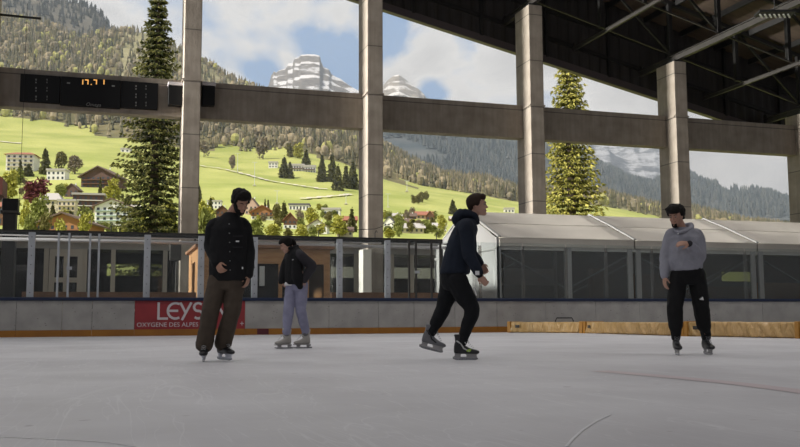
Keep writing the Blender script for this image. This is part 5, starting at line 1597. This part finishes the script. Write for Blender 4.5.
def face_bits(L, s, parent, closed=False):
    for q in (-1, 1):
        if not closed:
            MB().blob(L(q*.031,.081,.004), .0115*s, .0115*s, .0095*s, 10, 8).build('eye', PM['eyew'], parent, smooth=True)
            MB().blob(L(q*.031,.0895,.002), .0055*s, .005*s, .0055*s, 8, 6).build('iris', PM['eye'], parent, smooth=True)
        mb = MB(); limb(mb, [L(q*.014,.099,.025), L(q*.034,.098,.032), L(q*.052,.083,.024)], [.003*s,.004*s,.002*s], 6)
        mb.build('eyebrow', PM['hair'], parent, smooth=True)
    mb = MB(); limb(mb, [L(-.021,.0935,-.067), L(0,.103,-.066), L(.021,.0935,-.067)], [.0018*s,.0032*s,.0018*s], 6)
    mb.build('lips', PM['lip'], parent, smooth=True)
def shell(C, fr, up, s, fn, name, m, parent, nz=30, na=44, jit=0.0, jf=40):
    """hair or beard: a cap laid over the skull where fn(x, y, z) gives a thickness > 0 (head units)"""
    fr = fr.normalized(); sd_ = fr.cross(up).normalized(); up = sd_.cross(fr).normalized()
    hb = MB(); hb.rings(head_sections(C, sd_, fr, up, s))
    bvh = BVHTree.FromPolygons([Vector(v) for v in hb.v], hb.f)
    O = C + fr*(-.005)*s + up*.0
    vs = []
    for i in range(nz+1):
        th = math.pi*i/nz
        for k in range(na):
            ph = 2*math.pi*k/na
            d = (sd_*math.sin(th)*math.cos(ph) + fr*math.sin(th)*math.sin(ph) + up*math.cos(th)).normalized()
            hit = bvh.ray_cast(O, d, 1.0)
            r = hit[3] if hit[0] is not None else .09*s
            p = O + d*r; q = p - C
            x, y, z = q.dot(sd_)/s, q.dot(fr)/s, q.dot(up)/s
            t = fn(x, y, z)
            if t > 0 and jit: t += jit*noise.noise(Vector((x, y, z))*jf)
            vs.append(p + d*(t*s if t > 0 else -.008*s))
    fs = [(i*na+k, i*na+(k+1)%na, (i+1)*na+(k+1)%na, (i+1)*na+k) for i in range(nz) for k in range(na)]
    o = MB().add(vs, fs).build(name, m, parent, smooth=True)
    return o
def smooth01(x): x = max(0, min(1, x)); return x*x*(3-2*x)

def hand(mb, W, d, n_, s=1.0, curl=.6, thumb=1, splay=1.0, pinch=False):
    """W wrist, d towards fingers, n_ palm-facing direction; thumb=+1 on side d x n"""
    d = d.normalized(); n_ = (n_ - d*n_.dot(d)).normalized(); sv = d.cross(n_).normalized()*thumb   # towards the thumb
    pl = .098*s
    rings = []
    for u, hw, th in ((0,.026,.020),(.25,.033,.018),(.6,.041,.016),(.9,.043,.013),(1.0,.040,.011)):
        rings.append(ell_ring(W + d*pl*u, sv, n_, hw*s, th*s, 12))
    mb.rings(rings)
    spec = [(.031,.074,.0088),(.011,.084,.0090),(-.010,.078,.0086),(-.029,.060,.0076)]
    for j, (o, L, r) in enumerate(spec):
        b = W + d*pl*.93 + sv*o*s; dirn = (d + sv*(o*1.2)*splay).normalized()
        c = curl*(1+.12*j)
        p = [b - dirn*.02*s, b]; ang_ = .25*c
        for f in (.45,.32,.23):
            ang_ += c*.75 if f != .45 else c*.35
            dd = (dirn*math.cos(ang_) + n_*math.sin(ang_)).normalized()
            p.append(p[-1] + dd*L*f*s)
        limb(mb, p, [r*s, r*s, r*.98*s, r*.9*s, r*.72*s], 8)
    # thumb from the side of the palm near its base
    b = W + d*pl*.22 + sv*.026*s
    t1_ = (sv*.75 + d*.75 + n_*.30).normalized(); t2_ = (sv*.30 + d*.95 + n_*.45).normalized()
    limb(mb, [b - sv*.012*s, b + t1_*.034*s, b + t1_*.034*s + t2_*.030*s, b + t1_*.034*s + t2_*.055*s], [.014*s, .0115*s, .0098*s, .0078*s], 8)

def skate(A, toe, upv, parent, kind='black', bm=None, hm=None, L=.29, figure=False, lace_m=None, name='ice_skate', shaft=.16):
    """A: ankle joint; boot, holder and blade below it. toe / upv unit directions"""
    toe = toe.normalized(); side = toe.cross(upv).normalized(); upv = side.cross(toe).normalized()
    G = lambda x, y, z: A + toe*x + side*y + upv*z
    mb = MB()
    # foot part, from heel to toe: (x, half width, z bottom, z top)
    secs = [(-.078,.018,-.075,-.01),(-.070,.032,-.088,.03),(-.035,.037,-.092,.05),(.01,.037,-.092,.035),(.05,.040,-.092,.0),(.09,.046,-.092,-.024),(.13,.048,-.092,-.036),(.165,.043,-.090,-.043),(.190,.030,-.086,-.052),(.200,.014,-.080,-.060)]
    secs = [(x*L/.29, w, a, b) for x, w, a, b in secs]
    mb.rings([ell_ring(G(x, 0, (a+b)/2), side, upv, w, (b-a)/2, 14, .75) for x, w, a, b in secs])
    # shaft with tongue
    mb.rings([ell_ring(G(x, 0, z), side, toe, hw, hd, 14, .85) for z, x, hw, hd in ((-.06,-.008,.036,.060),(-.01,-.010,.037,.058),(.04,-.012,.040,.054),(.09,-.014,.046,.058),(shaft-.04,-.018,.048,.062),(shaft-.03,-.018,.043,.056))])
    mb.rings([ell_ring(G(.045-.01*i + (.012*i if i > 2 else 0), 0, .02+.035*i), side, toe, .026+.003*i, .012, 10) for i in range(5 if shaft > .12 else 4)])
    boot = remesh(mb, name, bm or PM['bootblack'], parent, .006, 3, None)
    # holder
    hb = MB(); hz = -.092
    if not figure:
        hb.rings([ell_ring(G(x, 0, z), side, toe, w, l, 12, .8) for z, x, w, l in ((hz+.004,.115,.030,.070),(hz-.012,.115,.014,.056),(hz-.035,.118,.007,.062),(hz-.042,.12,.005,.066))])
        hb.rings([ell_ring(G(x, 0, z), side, toe, w, l, 12, .8) for z, x, w, l in ((hz+.004,-.035,.028,.042),(hz-.012,-.035,.013,.032),(hz-.035,-.04,.007,.042),(hz-.042,-.042,.005,.044))])
        hb.obox(G(.04, 0, hz-.037), toe*.13, side*.006, upv*.008)
        bl = MB(); n_ = 12; vs = []
        for i in range(n_+1):
            x = -.088 + .272*i/n_; u = abs(2*i/n_-1); zb = hz-.066 + (.012*max(0, u-.75)/.25)**1.0*1.0
            vs += [G(x, .0016, hz-.042), G(x, .0016, zb), G(x, -.0016, zb), G(x, -.0016, hz-.042)]
        bl.add(vs, [(4*i+a, 4*i+(a+1)%4, 4*i+4+(a+1)%4, 4*i+4+a) for i in range(n_) for a in range(4)] + [(0,1,2,3), (4*n_+3,4*n_+2,4*n_+1,4*n_)])
        drop = .066
    else:
        hb.obox(G(.055, 0, hz-.004), toe*.135, side*.032, upv*.006)                 # sole plate
        hb.obox(G(-.05, 0, hz-.018), toe*.028, side*.022, upv*.014)                 # heel
        hb.obox(G(.11, 0, hz-.022), toe*.03, side*.008, upv*.018).obox(G(-.04, 0, hz-.036), toe*.02, side*.007, upv*.012)
        bl = MB(); n_ = 12; vs = []
        for i in range(n_+1):
            x = -.105 + .295*i/n_; zb = hz-.062 + (.010 if i == n_ else 0) + (.004 if i == n_-1 else 0)
            vs += [G(x, .002, hz-.042), G(x, .002, zb), G(x, -.002, zb), G(x, -.002, hz-.042)]
        bl.add(vs, [(4*i+a, 4*i+(a+1)%4, 4*i+4+(a+1)%4, 4*i+4+a) for i in range(n_) for a in range(4)] + [(0,1,2,3), (4*n_+3,4*n_+2,4*n_+1,4*n_)])
    hb.build('blade_holder', hm or PM['holder'], boot, smooth=False, bevel=.002)
    bl.build('blade', PM['blade'], boot)
    lb = MB()
    for i in range(5):
        x0 = .052 + .016*i - .0; z0 = .045 - .017*i
        if kind == 'front': x0 += .006
        lb.tube([G(x0+.012, -.024, z0-.004), G(x0+.022, 0, z0+.006), G(x0+.012, .024, z0-.004)], .0032, 5)
    for q in (-1, 1):
        lb.tube([G(.055, q*.004, .055), G(.075, q*.03, .062), G(.085, q*.03, .03), G(.065, q*.012, .045)], .003, 5)
    lb.build('laces', lace_m or PM['lace'], boot)
    return boot

class Pose:
    def __init__(s, ground_px, ground_py, f):
        s.f = f
    def J(s, px, py, dd=0.0):
        return at_f(px, py, s.f + dd)
    def dirv(s, r, f, u):
        return (RH*r + FH*f + UP*u).normalized()

def person(loc, label, cat='person'):
    return empty('person', loc, label, cat)

# blade bottom is .158 below the ankle
ANK = .158
# ------------------------------------------------------------------ man in black jacket and brown trousers
P = Pose(0, 0, 9.84); J = P.J; D = P.dirv
root = person(J(217, 361, 0) * 1.0, 'bearded man in a black overshirt and wide olive-brown trousers, looking down')
root.location.z = 0
side = RH.copy()       # image right
def to_floor(p, h):   # put a joint at height h keeping place
    return Vector((p.x, p.y, h))
# ankles
aL = J(204.5, 350.5, -.02); aR = J(223, 348.5, .12)
aL.z = ANK; aR.z = ANK + .012
hipL, hipR = J(218.5, 279, 0), J(236, 279, .02)
kneeL, kneeR = J(209.8, 314, -.08), J(231.2, 314, -.02)
chest = J(228, 235, 0); pel = J(228, 276, .02); neck0 = J(231.5, 216, .02)
shL, shR = J(213.2, 226.5, .02), J(243.8, 226.0, .04)
elL, elR = J(210.5, 246, .05), J(248.5, 250, .08)
wrL, wrR = J(216.5, 263.5, -.10), J(248.5, 274.5, .0)
hdir = D(.58, -.62, -.53); hup = D(.26, -.42, .86)
HC = J(239.9, 202.2, -.06)
body = MB()
sd_, fr_, L1 = add_head(body, HC, hdir, hup, 1.0)
limb(body, [J(230.5, 219, .04), J(232.3, 212.5, .02), HC - hup*.04 - fr_*.03], [.062, .056, .055], 12)
fw = D(.1, -1, 0)
trunk(body, [(pel - UP*.08, .14, .10, fw), (pel, .155, .11, fw), (pel + UP*.15, .14, .10, fw), (chest, .165, .115, fw), (J(229, 224, .03), .165, .10, fw), (J(230, 218, .03), .08, .07, fw)], side)
for h, k, a in ((hipL, kneeL, aL), (hipR, kneeR, aR)):
    limb(body, [h, (h+k)/2, k, (k+a)/2, a], [.085, .075, .052, .042, .028])
for s_, e, w in ((shL, elL, wrL), (shR, elR, wrR)):
    limb(body, [s_, (s_+e)/2, e, w], [.055, .047, .040, .027])
hand(body, wrL, D(.58, -.45, -.75), D(.5, .7, -.1), 1.02, .9, 1)
hand(body, wrR, D(-.10, -.15, -1), D(-1, .2, 0), 1.02, .55, -1)
remesh(body, 'body', PM['skin'], root, .0068, 2)
face_bits(L1, 1.0, root, True)
def hair1(x, y, z):
    line = .052 if y > .05 else (.052 - .070*smooth01((.055-y)/.03))
    if y < -.05: line = -.062
    e = smooth01((z-line)/.012)
    return 0 if z < line else .004 + (.018 + .018*smooth01((z-.04)/.06) + (.012 if y > .03 else 0))*e
shell(HC, hdir, hup, 1.0, hair1, 'hair', PM['hair'], root, nz=44, na=60, jit=.012, jf=45)
def beard1(x, y, z):
    if y < -.005 or z > .0: return 0
    if abs(x) < .030 and -.058 < z: return .004 if z < -.045 else 0
    if abs(x) < .020 and -.075 < z < -.058: return 0
    lim = -.042 if abs(x) < .045 else (-.042 + .05*smooth01((abs(x)-.045)/.018))
    return 0 if z > lim else .009
shell(HC, hdir, hup, 1.0, beard1, 'beard', PM['hair'], root, jit=.002, jf=90)
# jacket
jk = MB()
hem = J(228.5, 281, .02)
trunk(jk, [(hem, .212, .15, fw), (hem + UP*.02, .215, .152, fw), (J(228, 262, .02), .205, .15, fw), (J(228.5, 243, .02), .205, .148, fw), (J(229, 229, .02), .205, .142, fw), (J(229.5, 222.5, .03), .175, .115, fw), (J(230.5, 217, .03), .11, .09, fw), (J(231.3, 213, .03), .070, .068, fw)], side, sq=.85)
limb(jk, [J(220, 222.5, .02), shL, (shL+elL)/2, elL, (elL+wrL)/2, wrL + (elL-wrL)*.05], [.062, .073, .073, .069, .062, .056])
limb(jk, [J(238.5, 222.5, .04), shR, (shR+elR)/2, elR, (elR+wrR)/2, wrR + (elR-wrR)*.02], [.065, .078, .075, .070, .062, .056])
jo = remesh(jk, 'overshirt', PM['jacket'], root, .010, 4, (.007, 7, .8))
pl = MB()
c0 = J(229.5, 216, -.10); 
for k in range(6):
    q = J(229.2 + .2*k, 224 + 9.2*k, -.155); pl.blob(q, .007, .007, .007, 8, 6)
pl.build('buttons', PM['button'], root)['kind'] = 'stuff'
pk_ = MB(); q = J(238, 236, -.15); pk_.obox(q, RH*.055, UP*.003, FH*.006); pk_.obox(q - UP*.12 , RH*.052, UP*.003, FH*.006); pk_.build('pocket_flap', PM['dgrey'], root)
MB().obox(J(237.5, 241.3, -.150), RH*.018, UP*.008, FH*.004).build('white_label', PM['whitem'], root)
MB().obox(J(242.5, 268, -.14), RH*.007, UP*.012, FH*.004).build('white_label', PM['whitem'], root)
# trousers
tr = MB()
trunk(tr, [(pel + UP*.08, .17, .125, fw), (pel, .182, .135, fw), (pel - UP*.08, .185, .138, fw), (pel - UP*.15, .17, .125, fw)], side)
for h, k, a, hm_ in ((hipL, kneeL, aL, 349.5), (hipR, kneeR, aR, 347.5)):
    e = a + UP*.03
    limb(tr, [h, (h+k)/2, k, (k+e)/2, e + (k-e)*.08, e], [.108, .100, .090, .088, .090, .096])
remesh(tr, 'trousers', PM['brown'], root, .010, 3, (.010, 6, .9))
skate(aL, D(.12, -.98, 0), UP, root, bm=PM['bootblack'], hm=PM['holder'], shaft=.13)
skate(aR, D(.72, -.69, -.02), D(0, .1, 1), root, bm=PM['bootblack'], hm=PM['holder'], shaft=.13)

# ------------------------------------------------------------------ young woman
P = Pose(0, 0, 13.87); J = P.J
root = person(J(294, 348, 0), 'young woman in a black cropped jacket and lavender trousers, hands in pockets, looking down')
root.location.z = 0
fw = D(-.80, -.60, 0); side = D(-.60, .80, 0)      # facing left and towards us; side = her right -> away? (unit)
side = fw.cross(UP).normalized()
aF = J(286.5, 336.5, -.04); aB = J(305.5, 336.0, .06)
aF.z = ANK - .004; aB.z = ANK - .004
pel = J(297.0, 281, 0); chest = J(294.5, 262, 0)
hips = (J(291.5, 286, .04), J(301.0, 286, -.02))
# front leg = image-left
hipF, hipB = J(292, 285, .03), J(301.5, 285, -.03)
knF, knB = J(288.5, 311, -.02), J(301.0, 311, -.0)
HC = J(286.2, 244.6, -.02); hdir = D(-.80, -.36, -.52); hup = D(-.42, -.10, .86)
body = MB(); s = .95
sd_, fr_, L1 = add_head(body, HC, hdir, hup, s)
limb(body, [J(294, 254, .0), J(291.5, 249.5, 0), HC - hup*.03 - fr_*.035], [.058, .050, .050], 12)
trunk(body, [(pel - UP*.09, .13, .10, fw), (pel, .15, .105, fw), (pel + UP*.12, .115, .085, fw), (chest, .13, .10, fw), (J(295, 254, 0), .14, .09, fw), (J(294, 250.5, 0), .06, .06, fw)], side)
for h, k, a in ((hipF, knF, aF), (hipB, knB, aB)):
    limb(body, [h, (h+k)/2, k, (k+a)/2, a], [.08, .072, .048, .040, .028])
shN, elN, wrN = J(300.5, 256, -.10), J(312.0, 266, -.04), J(304.0, 280, -.12)
shF2, elF2, wrF2 = J(289.0, 256.5, .12), J(283.5, 269.5, .12), J(281.5, 280, .02)
for s_, e, w in ((shN, elN, wrN), (shF2, elF2, wrF2)):
    limb(body, [s_, (s_+e)/2, e, w], [.045, .040, .034, .024])
hand(body, wrN, D(-.5, -.1, -.85), D(.2, 1, 0), .88, .5, 1)
hand(body, wrF2, D(.55, -.2, -.8), D(.2, 1, 0), .88, .5, 1)
remesh(body, 'body', PM['skin2'], root, .0068, 2)
face_bits(L1, s, root, True)
def hairw(x, y, z):
    line = .050 if y > .055 else (.050 - .095*smooth01((.060-y)/.05))
    if y < -.03: line = -.085
    return 0 if z < line else .005 + .014*smooth01((z-line)/.015)
shell(HC, hdir, hup, s, hairw, 'hair', PM['hair'], root, jit=.002, jf=50)
mb = MB()
limb(mb, [HC - fr_*.10 + hup*.03, HC - fr_*.125 - hup*.02, HC - fr_*.11 - hup*.09, J(294.5, 252, -.03)], [.030, .036, .034, .028], 12)
mb.build('ponytail', PM['hair'], root, smooth=True)
# jacket body (long tail on the near side)
jk = MB()
hem = J(290.5, 283.5, -.01)
trunk(jk, [(J(293.3, 284.5, 0), .155, .13, fw), (J(293.5, 282.5, 0), .16, .135, fw), (J(293.5, 272, 0), .158, .135, fw), (J(294.5, 262, 0), .165, .14, fw), (J(296.0, 254, 0), .16, .125, fw), (J(295.0, 249.5, 0), .10, .085, fw), (J(293.3, 246.2, 0), .070, .066, fw)], side, sq=.9)
limb(jk, [J(295.5, 262, -.14), J(297.5, 277, -.15), J(300.0, 286.5, -.13)], [.055, .085, .045], 12)
limb(jk, [J(285.2, 262, .02), J(283.0, 276, .0), J(281.2, 281.5, -.01)], [.05, .055, .045], 12)
remesh(jk, 'jacket', PM['jacket'], root, .009, 4, (.006, 8, .8))
sl = MB(); limb(sl, [J(297.5, 253.5, -.07), shN, (shN+elN)/2, elN, (elN+wrN)/2, wrN], [.07, .080, .078, .074, .066, .055]); remesh(sl, 'sleeve', PM['dgrey'], root, .009, 3, (.006, 9, .8))
sl = MB(); limb(sl, [J(290.5, 253.5, .06), shF2, (shF2+elF2)/2, elF2, (elF2+wrF2)/2, wrF2], [.06, .070, .066, .062, .056, .050]); remesh(sl, 'sleeve', PM['dgrey'], root, .009, 3, (.006, 9, .8))
sc = MB(); rr = []
for k in range(12):
    t = 2*math.pi*k/12; rr.append(J(292.8, 247.2, 0) + side*.072*math.cos(t) + fw*.072*math.sin(t) - UP*.02*math.sin(t))
for k in range(12): sc.tube([rr[k], (rr[k]+rr[(k+1)%12])/2, rr[(k+1)%12]], .026, 8)
remesh(sc, 'collar', PM['jacket'], root, .009, 2)
MB().obox(J(293.6, 259.8, -.17), RH*.02, UP*.006, FH*.004).build('chest_mark', PM['whitem'], root)
sh = MB(); trunk(sh, [(J(291.0, 285.6, -.02), .09, .105, fw), (J(291.5, 281, -.02), .10, .10, fw)], side); sh.build('shirt_hem', PM['whitem'], root, smooth=True)
tr = MB()
trunk(tr, [(pel + UP*.06, .135, .105, fw), (pel, .152, .118, fw), (pel - UP*.09, .155, .12, fw), (pel - UP*.15, .14, .10, fw)], side)
for h, k, a in ((hipF, knF, aF), (hipB, knB, aB)):
    e = a + UP*.10
    limb(tr, [h, (h+k)/2, k, (k+e)/2, e + UP*.02, e - UP*.015], [.098, .090, .080, .072, .060, .056])
remesh(tr, 'trousers', PM['lav'], root, .009, 3, (.007, 8, .9))
for a, k in ((aF, 0), (aB, 1)):
    cf = MB(); limb(cf, [a + UP*.105, a + UP*.06], [.054, .052]); remesh(cf, 'sock_cuff', PM['bootmix'], root, .008, 2)
skate(aF, D(-.90, -.42, 0), UP, root, bm=PM['bootgrey'], hm=PM['holderg'], L=.27, figure=True, shaft=.17)
skate(aB, D(-.93, -.36, 0), UP, root, bm=PM['bootgrey'], hm=PM['holderg'], L=.27, figure=True, shaft=.17)

# ------------------------------------------------------------------ gliding man
P = Pose(0, 0, 10.0); J = P.J
root = person(J(463, 359, 0), 'man in a dark navy hoodie and black trousers gliding to the right with bent knees')
root.location.z = 0
fw = D(1, -.10, 0); side = fw.cross(UP).normalized()     # his right = toward us
lean = D(.30, 0, .95)
aF = J(461, 341.5, -.08); aF.z = ANK + .0
aB = J(430.0, 335.5, .12)
pel = J(453.5, 277, 0); chest = J(462.5, 238, 0)
hipF, hipB = J(457, 281, -.09), J(452, 281, .09)
knF, knB = J(472.0, 310, -.10), J(443.0, 309, .10)
HC = J(477.3, 205.2, -.01); hdir = D(.985, -.14, .03); hup = D(.0, .0, 1)
body = MB()
sd_, fr_, L1 = add_head(body, HC, hdir, hup, .98)
limb(body, [J(468.5, 224, 0), J(473.0, 216.5, 0), HC - hup*.035 - fr_*.03], [.066, .058, .056], 12)
trunk(body, [(J(454, 286, 0), .14, .12, fw), (pel, .155, .12, fw), (J(457, 258, 0), .14, .105, fw), (chest, .165, .115, fw), (J(466, 227, 0), .16, .10, fw), (J(468.5, 221, 0), .075, .07, fw)], side)
for h, k, a in ((hipF, knF, aF), (hipB, knB, aB)):
    limb(body, [h, (h+k)/2, k, (k+a)/2, a], [.088, .076, .052, .040, .028])
shN, elN, wrN = J(466.5, 228.5, -.19), J(469.0, 254.5, -.22), J(479.5, 274.5, -.24)
shO, elO, wrO = J(468.5, 228.5, .19), J(471, 253, .21), J(480.5, 264.5, .10)
for s_, e, w in ((shN, elN, wrN), (shO, elO, wrO)):
    limb(body, [s_, (s_+e)/2, e, w], [.055, .048, .040, .027])
hand(body, wrN, D(.55, .12, -.80), D(.35, .9, .25), 1.0, .6, -1, pinch=True)
hand(body, wrO, D(.50, -.30, -.72), D(-.4, -.9, -.2), 1.0, .7, -1)
remesh(body, 'body', PM['skin2'], root, .0068, 2)
face_bits(L1, .98, root)
def hairg(x, y, z):
    line = .060 if y > .045 else (.060 - .075*smooth01((.055-y)/.045))
    if y < -.015 and abs(x) > .05: line = -.02
    if y < -.045: line = -.068
    return 0 if z < line else .006 + .021*smooth01((z-line)/.02) + (.012 if y > .05 else 0)
shell(HC, hdir, hup, .98, hairg, 'hair', PM['hairb'], root, jit=.004, jf=60)
hd = MB()
trunk(hd, [(J(454.5, 274, 0), .180, .165, fw), (J(454.8, 271.5, 0), .182, .165, fw), (J(457, 258, 0), .182, .150, fw), (J(461.5, 240, 0), .205, .145, fw), (J(465.5, 229.5, 0), .21, .135, fw), (J(467, 222.5, 0), .17, .105, fw), (J(469.5, 218.5, 0), .085, .075, fw)], side, sq=.88)
limb(hd, [J(466.5, 226, -.13), shN, (shN+elN)/2, elN, (elN+wrN)/2, wrN - (wrN-elN)*.10], [.09, .086, .076, .068, .058, .050])
limb(hd, [J(467.5, 226, .13), shO, (shO+elO)/2, elO, (elO+wrO)/2, wrO - (wrO-elO)*.08], [.09, .086, .076, .068, .058, .050])
remesh(hd, 'hoodie', PM['navy'], root, .010, 4, (.008, 7, .7))
hh = MB()
for q in (-1, 1):
    limb(hh, [J(477.0, 222.0, 0) + side*q*.02, J(473.5, 216.5, 0) + side*q*.085, J(463.5, 214.5, 0) + side*q*.095, J(457.5, 218.5, 0) + side*q*.02], [.030, .042, .052, .062], 12)
limb(hh, [J(461, 213.8, 0), J(457.5, 219, 0), J(459, 224.5, 0)], [.06, .066, .05], 12)
remesh(hh, 'hood', PM['navy'], root, .009, 4, (.006, 10, 1))
mb = MB(); limb(mb, [wrN - (wrN-elN)*.20, wrN - (wrN-elN)*.02], [.050, .046], 12); mb.build('cuff', PM['jacket'], root, smooth=True)
MB().obox(J(477.3, 273.0, -.295), RH*.022, UP*.022, FH*.004).build('white_label', PM['whitem'], root)
MB().obox(J(456.5, 232, -.20), RH*.004, UP*.03, FH*.003).build('white_label', PM['dgrey'], root)
tr = MB()
trunk(tr, [(pel + UP*.06, .155, .13, fw), (pel, .165, .14, fw), (J(454, 284, 0), .165, .14, fw), (J(454.5, 290, 0), .14, .11, fw)], side)
limb(tr, [hipF, (hipF+knF)/2, knF, (knF+aF)/2, aF + (knF-aF)*.26, aF + (knF-aF)*.10], [.122, .108, .082, .068, .054, .050])
limb(tr, [hipB, (hipB+knB)/2, knB, (knB+aB)/2, aB + (knB-aB)*.28, aB + (knB-aB)*.12], [.120, .104, .080, .068, .054, .050])
remesh(tr, 'trousers', PM['navy2'], root, .010, 3, (.008, 7, .8))
mb = MB(); mb.tube([J(474.0, 288, -.20), J(475.2, 291.5, -.205), J(476.5, 295.5, -.20)], .007, 6); mb.build('white_stripe', PM['whitem'], root)
b1 = skate(aF, D(1, -.10, -.02), D(.02, 0, 1), root, bm=PM['bootblack'], hm=PM['holderg'], shaft=.15)
MB().blob(aF + D(1,-.1,0)*.10 + side*.036 - UP*.055, .045, .012, .016, 10, 6).build('lime_mark', PM['lime'], b1, smooth=True)
b2 = skate(aB, D(.96, -.10, -.25), D(.26, 0, .95), root, bm=PM['bootmix'], hm=PM['holderg'], shaft=.15)
for (A, t_, b_) in ((aF, D(1, -.1, -.02), b1), (aB, D(.96, -.1, -.25), b2)):
    u_ = t_.cross(UP).normalized().cross(t_).normalized(); sN = t_.cross(u_).normalized()
    mb = MB(); mb.tube([A - t_*.05 + sN*.042 + u_*.05, A + sN*.044 + u_*.02, A + t_*.03 + sN*.044 - u_*.03, A + t_*.09 + sN*.048 - u_*.06], .008, 6)
    mb.tube([A + t_*.02 + sN*.046 + u_*.09, A + t_*.03 + sN*.044 + u_*.05, A + t_*.055 + sN*.04 + u_*.02], .007, 6)
    mb.build('side_trim', PM['lace'] if b_ is b1 else PM['bootblack'], b_, smooth=True)

# ------------------------------------------------------------------ man in grey hoodie
P = Pose(0, 0, 11.0); J = P.J
root = person(J(690, 354, 0), 'man in a grey hoodie and black track trousers, one forearm raised across his chest')
root.location.z = 0
fw = D(-.22, -1, 0); side = D(1, -.22, 0)
aL = J(676, 340, -.06); aR = J(706, 340, .05)
aL.z = ANK; aR.z = ANK
pel = J(687.5, 271, 0); chest = J(684, 242, 0)
hipL, hipR = J(679, 275, 0), J(696.5, 275, 0)
knL, knR = J(675, 306, -.05), J(701, 306, -.05)
HC = J(675.8, 215.8, -.03); hdir = D(-.60, -.74, -.30); hup = D(-.14, -.22, .965)
body = MB()
sd_, fr_, L1 = add_head(body, HC, hdir, hup, 1.0)
limb(body, [J(683, 233, .02), J(680.5, 226.5, .02), HC - hup*.035 - fr_*.03], [.066, .060, .058], 12)
trunk(body, [(pel - UP*.09, .14, .10, fw), (pel, .155, .11, fw), (pel + UP*.15, .14, .10, fw), (chest, .165, .115, fw), (J(684, 233.5, .02), .165, .10, fw), (J(683.5, 228.5, .02), .08, .07, fw)], side)
for h, k, a in ((hipL, knL, aL), (hipR, knR, aR)):
    limb(body, [h, (h+k)/2, k, (k+a)/2, a], [.085, .076, .052, .040, .028])
shL, elL, wrL = J(671.5, 235.5, .02), J(666.0, 255, .06), J(664.2, 276.5, .0)
shR, elR, wrR = J(697.0, 236.0, .03), J(698.8, 257.0, -.03), J(689.5, 243.4, -.24)
for s_, e, w in ((shL, elL, wrL), (shR, elR, wrR)):
    limb(body, [s_, (s_+e)/2, e, w], [.055, .048, .042, .028])
hand(body, wrL, D(0, -.15, -1), D(1, .2, 0), 1.0, .4, 1)
hand(body, wrR, D(-1, -.12, .02), D(.1, .75, -.65), 1.02, .45, 1)
remesh(body, 'body', PM['skin3'], root, .0068, 2)
face_bits(L1, 1.0, root)
def hairc(x, y, z):
    line = .045 if y > .03 else (.045 - .055*smooth01((.045-y)/.05))
    if y < -.045: line = -.060
    return 0 if z < line else .008 + .030*smooth01((z-line)/.014) + (.016 if y > .04 else 0)
shell(HC, hdir, hup, 1.0, hairc, 'hair', PM['hair'], root, nz=40, na=56, jit=.016, jf=38)
def goatee(x, y, z):
    if y < .05: return 0
    if abs(x) < .030 and z < -.082: return .011
    if abs(x) < .028 and -.056 < z < -.044: return .006
    return 0
shell(HC, hdir, hup, 1.0, goatee, 'goatee', PM['hair'], root, nz=60, na=80)
hd = MB()
trunk(hd, [(J(686, 270.5, 0), .182, .14, fw), (J(686, 268.5, 0), .188, .145, fw), (J(685.5, 262, 0), .205, .155, fw), (J(684.5, 248, 0), .205, .15, fw), (J(684, 238, 0), .212, .145, fw), (J(684, 232.5, .02), .175, .115, fw), (J(683, 228.0, .02), .10, .085, fw)], side, sq=.88)
limb(hd, [J(676, 234, .02), shL, (shL+elL)/2, elL, (elL+wrL)/2, wrL - (wrL-elL)*.04], [.070, .080, .078, .072, .062, .050])
limb(hd, [J(692, 234, .03), shR, (shR+elR)/2 + RH*.01, elR, (elR+wrR)/2, wrR - (wrR-elR)*.12], [.070, .080, .082, .080, .062, .048])
remesh(hd, 'hoodie', PM['grey'], root, .010, 4, (.009, 6.5, .8))
hh = MB()
for q in (-1, 1):
    limb(hh, [J(679.0, 232.5, -.13), J(682.5, 229.5, -.04) + side*q*.088, J(684.5, 225.5, .05) + side*q*.075, J(685, 227.5, .11)], [.018, .028, .036, .048], 12)
remesh(hh, 'hood', PM['grey'], root, .009, 4, (.004, 10, 1))
mb = MB(); limb(mb, [wrR - (wrR-elR)*.12, wrR - (wrR-elR)*.0], [.043, .038], 12); mb.build('cuff', PM['dgrey'], root, smooth=True)
mb = MB(); mb.prism([J(677.4, 234.2, -.165), J(679.0, 234.2, -.165), J(678.6, 233.0, -.165), J(677.8, 233.0, -.165)], FH*.004); mb.build('chest_mark', PM['whitem'], root)
tr = MB()
trunk(tr, [(pel + UP*.08, .165, .125, fw), (pel, .178, .135, fw), (pel - UP*.08, .185, .138, fw), (pel - UP*.16, .17, .12, fw)], side)
for h, k, a in ((hipL, knL, aL), (hipR, knR, aR)):
    limb(tr, [h, (h+k)/2, k, (k+a)/2, a + UP*.13, a + UP*.05], [.106, .102, .094, .082, .062, .052])
remesh(tr, 'track_trousers', PM['black'], root, .010, 3, (.010, 7, .8))
lm = MB()
for i in range(3):
    h_ = .008 + .008*i
    c_ = J(701.8 + .0, 299.5, -.175) + RH*(-.018 + .015*i); lm.obox(c_ + UP*h_*.5, (RH*.6+UP*.0).normalized()*.006, FH*.004, (UP - RH*.25)*h_*.8)
lm.build('leg_mark', PM['whitem'], root)
skate(aL, D(-.12, -1, 0), UP, root, bm=PM['bootblack'], hm=PM['holderg'], shaft=.15, lace_m=PM['bootmix'])
skate(aR, D(.06, -1, 0), UP, root, bm=PM['bootblack'], hm=PM['holderg'], shaft=.15, lace_m=PM['bootmix'])
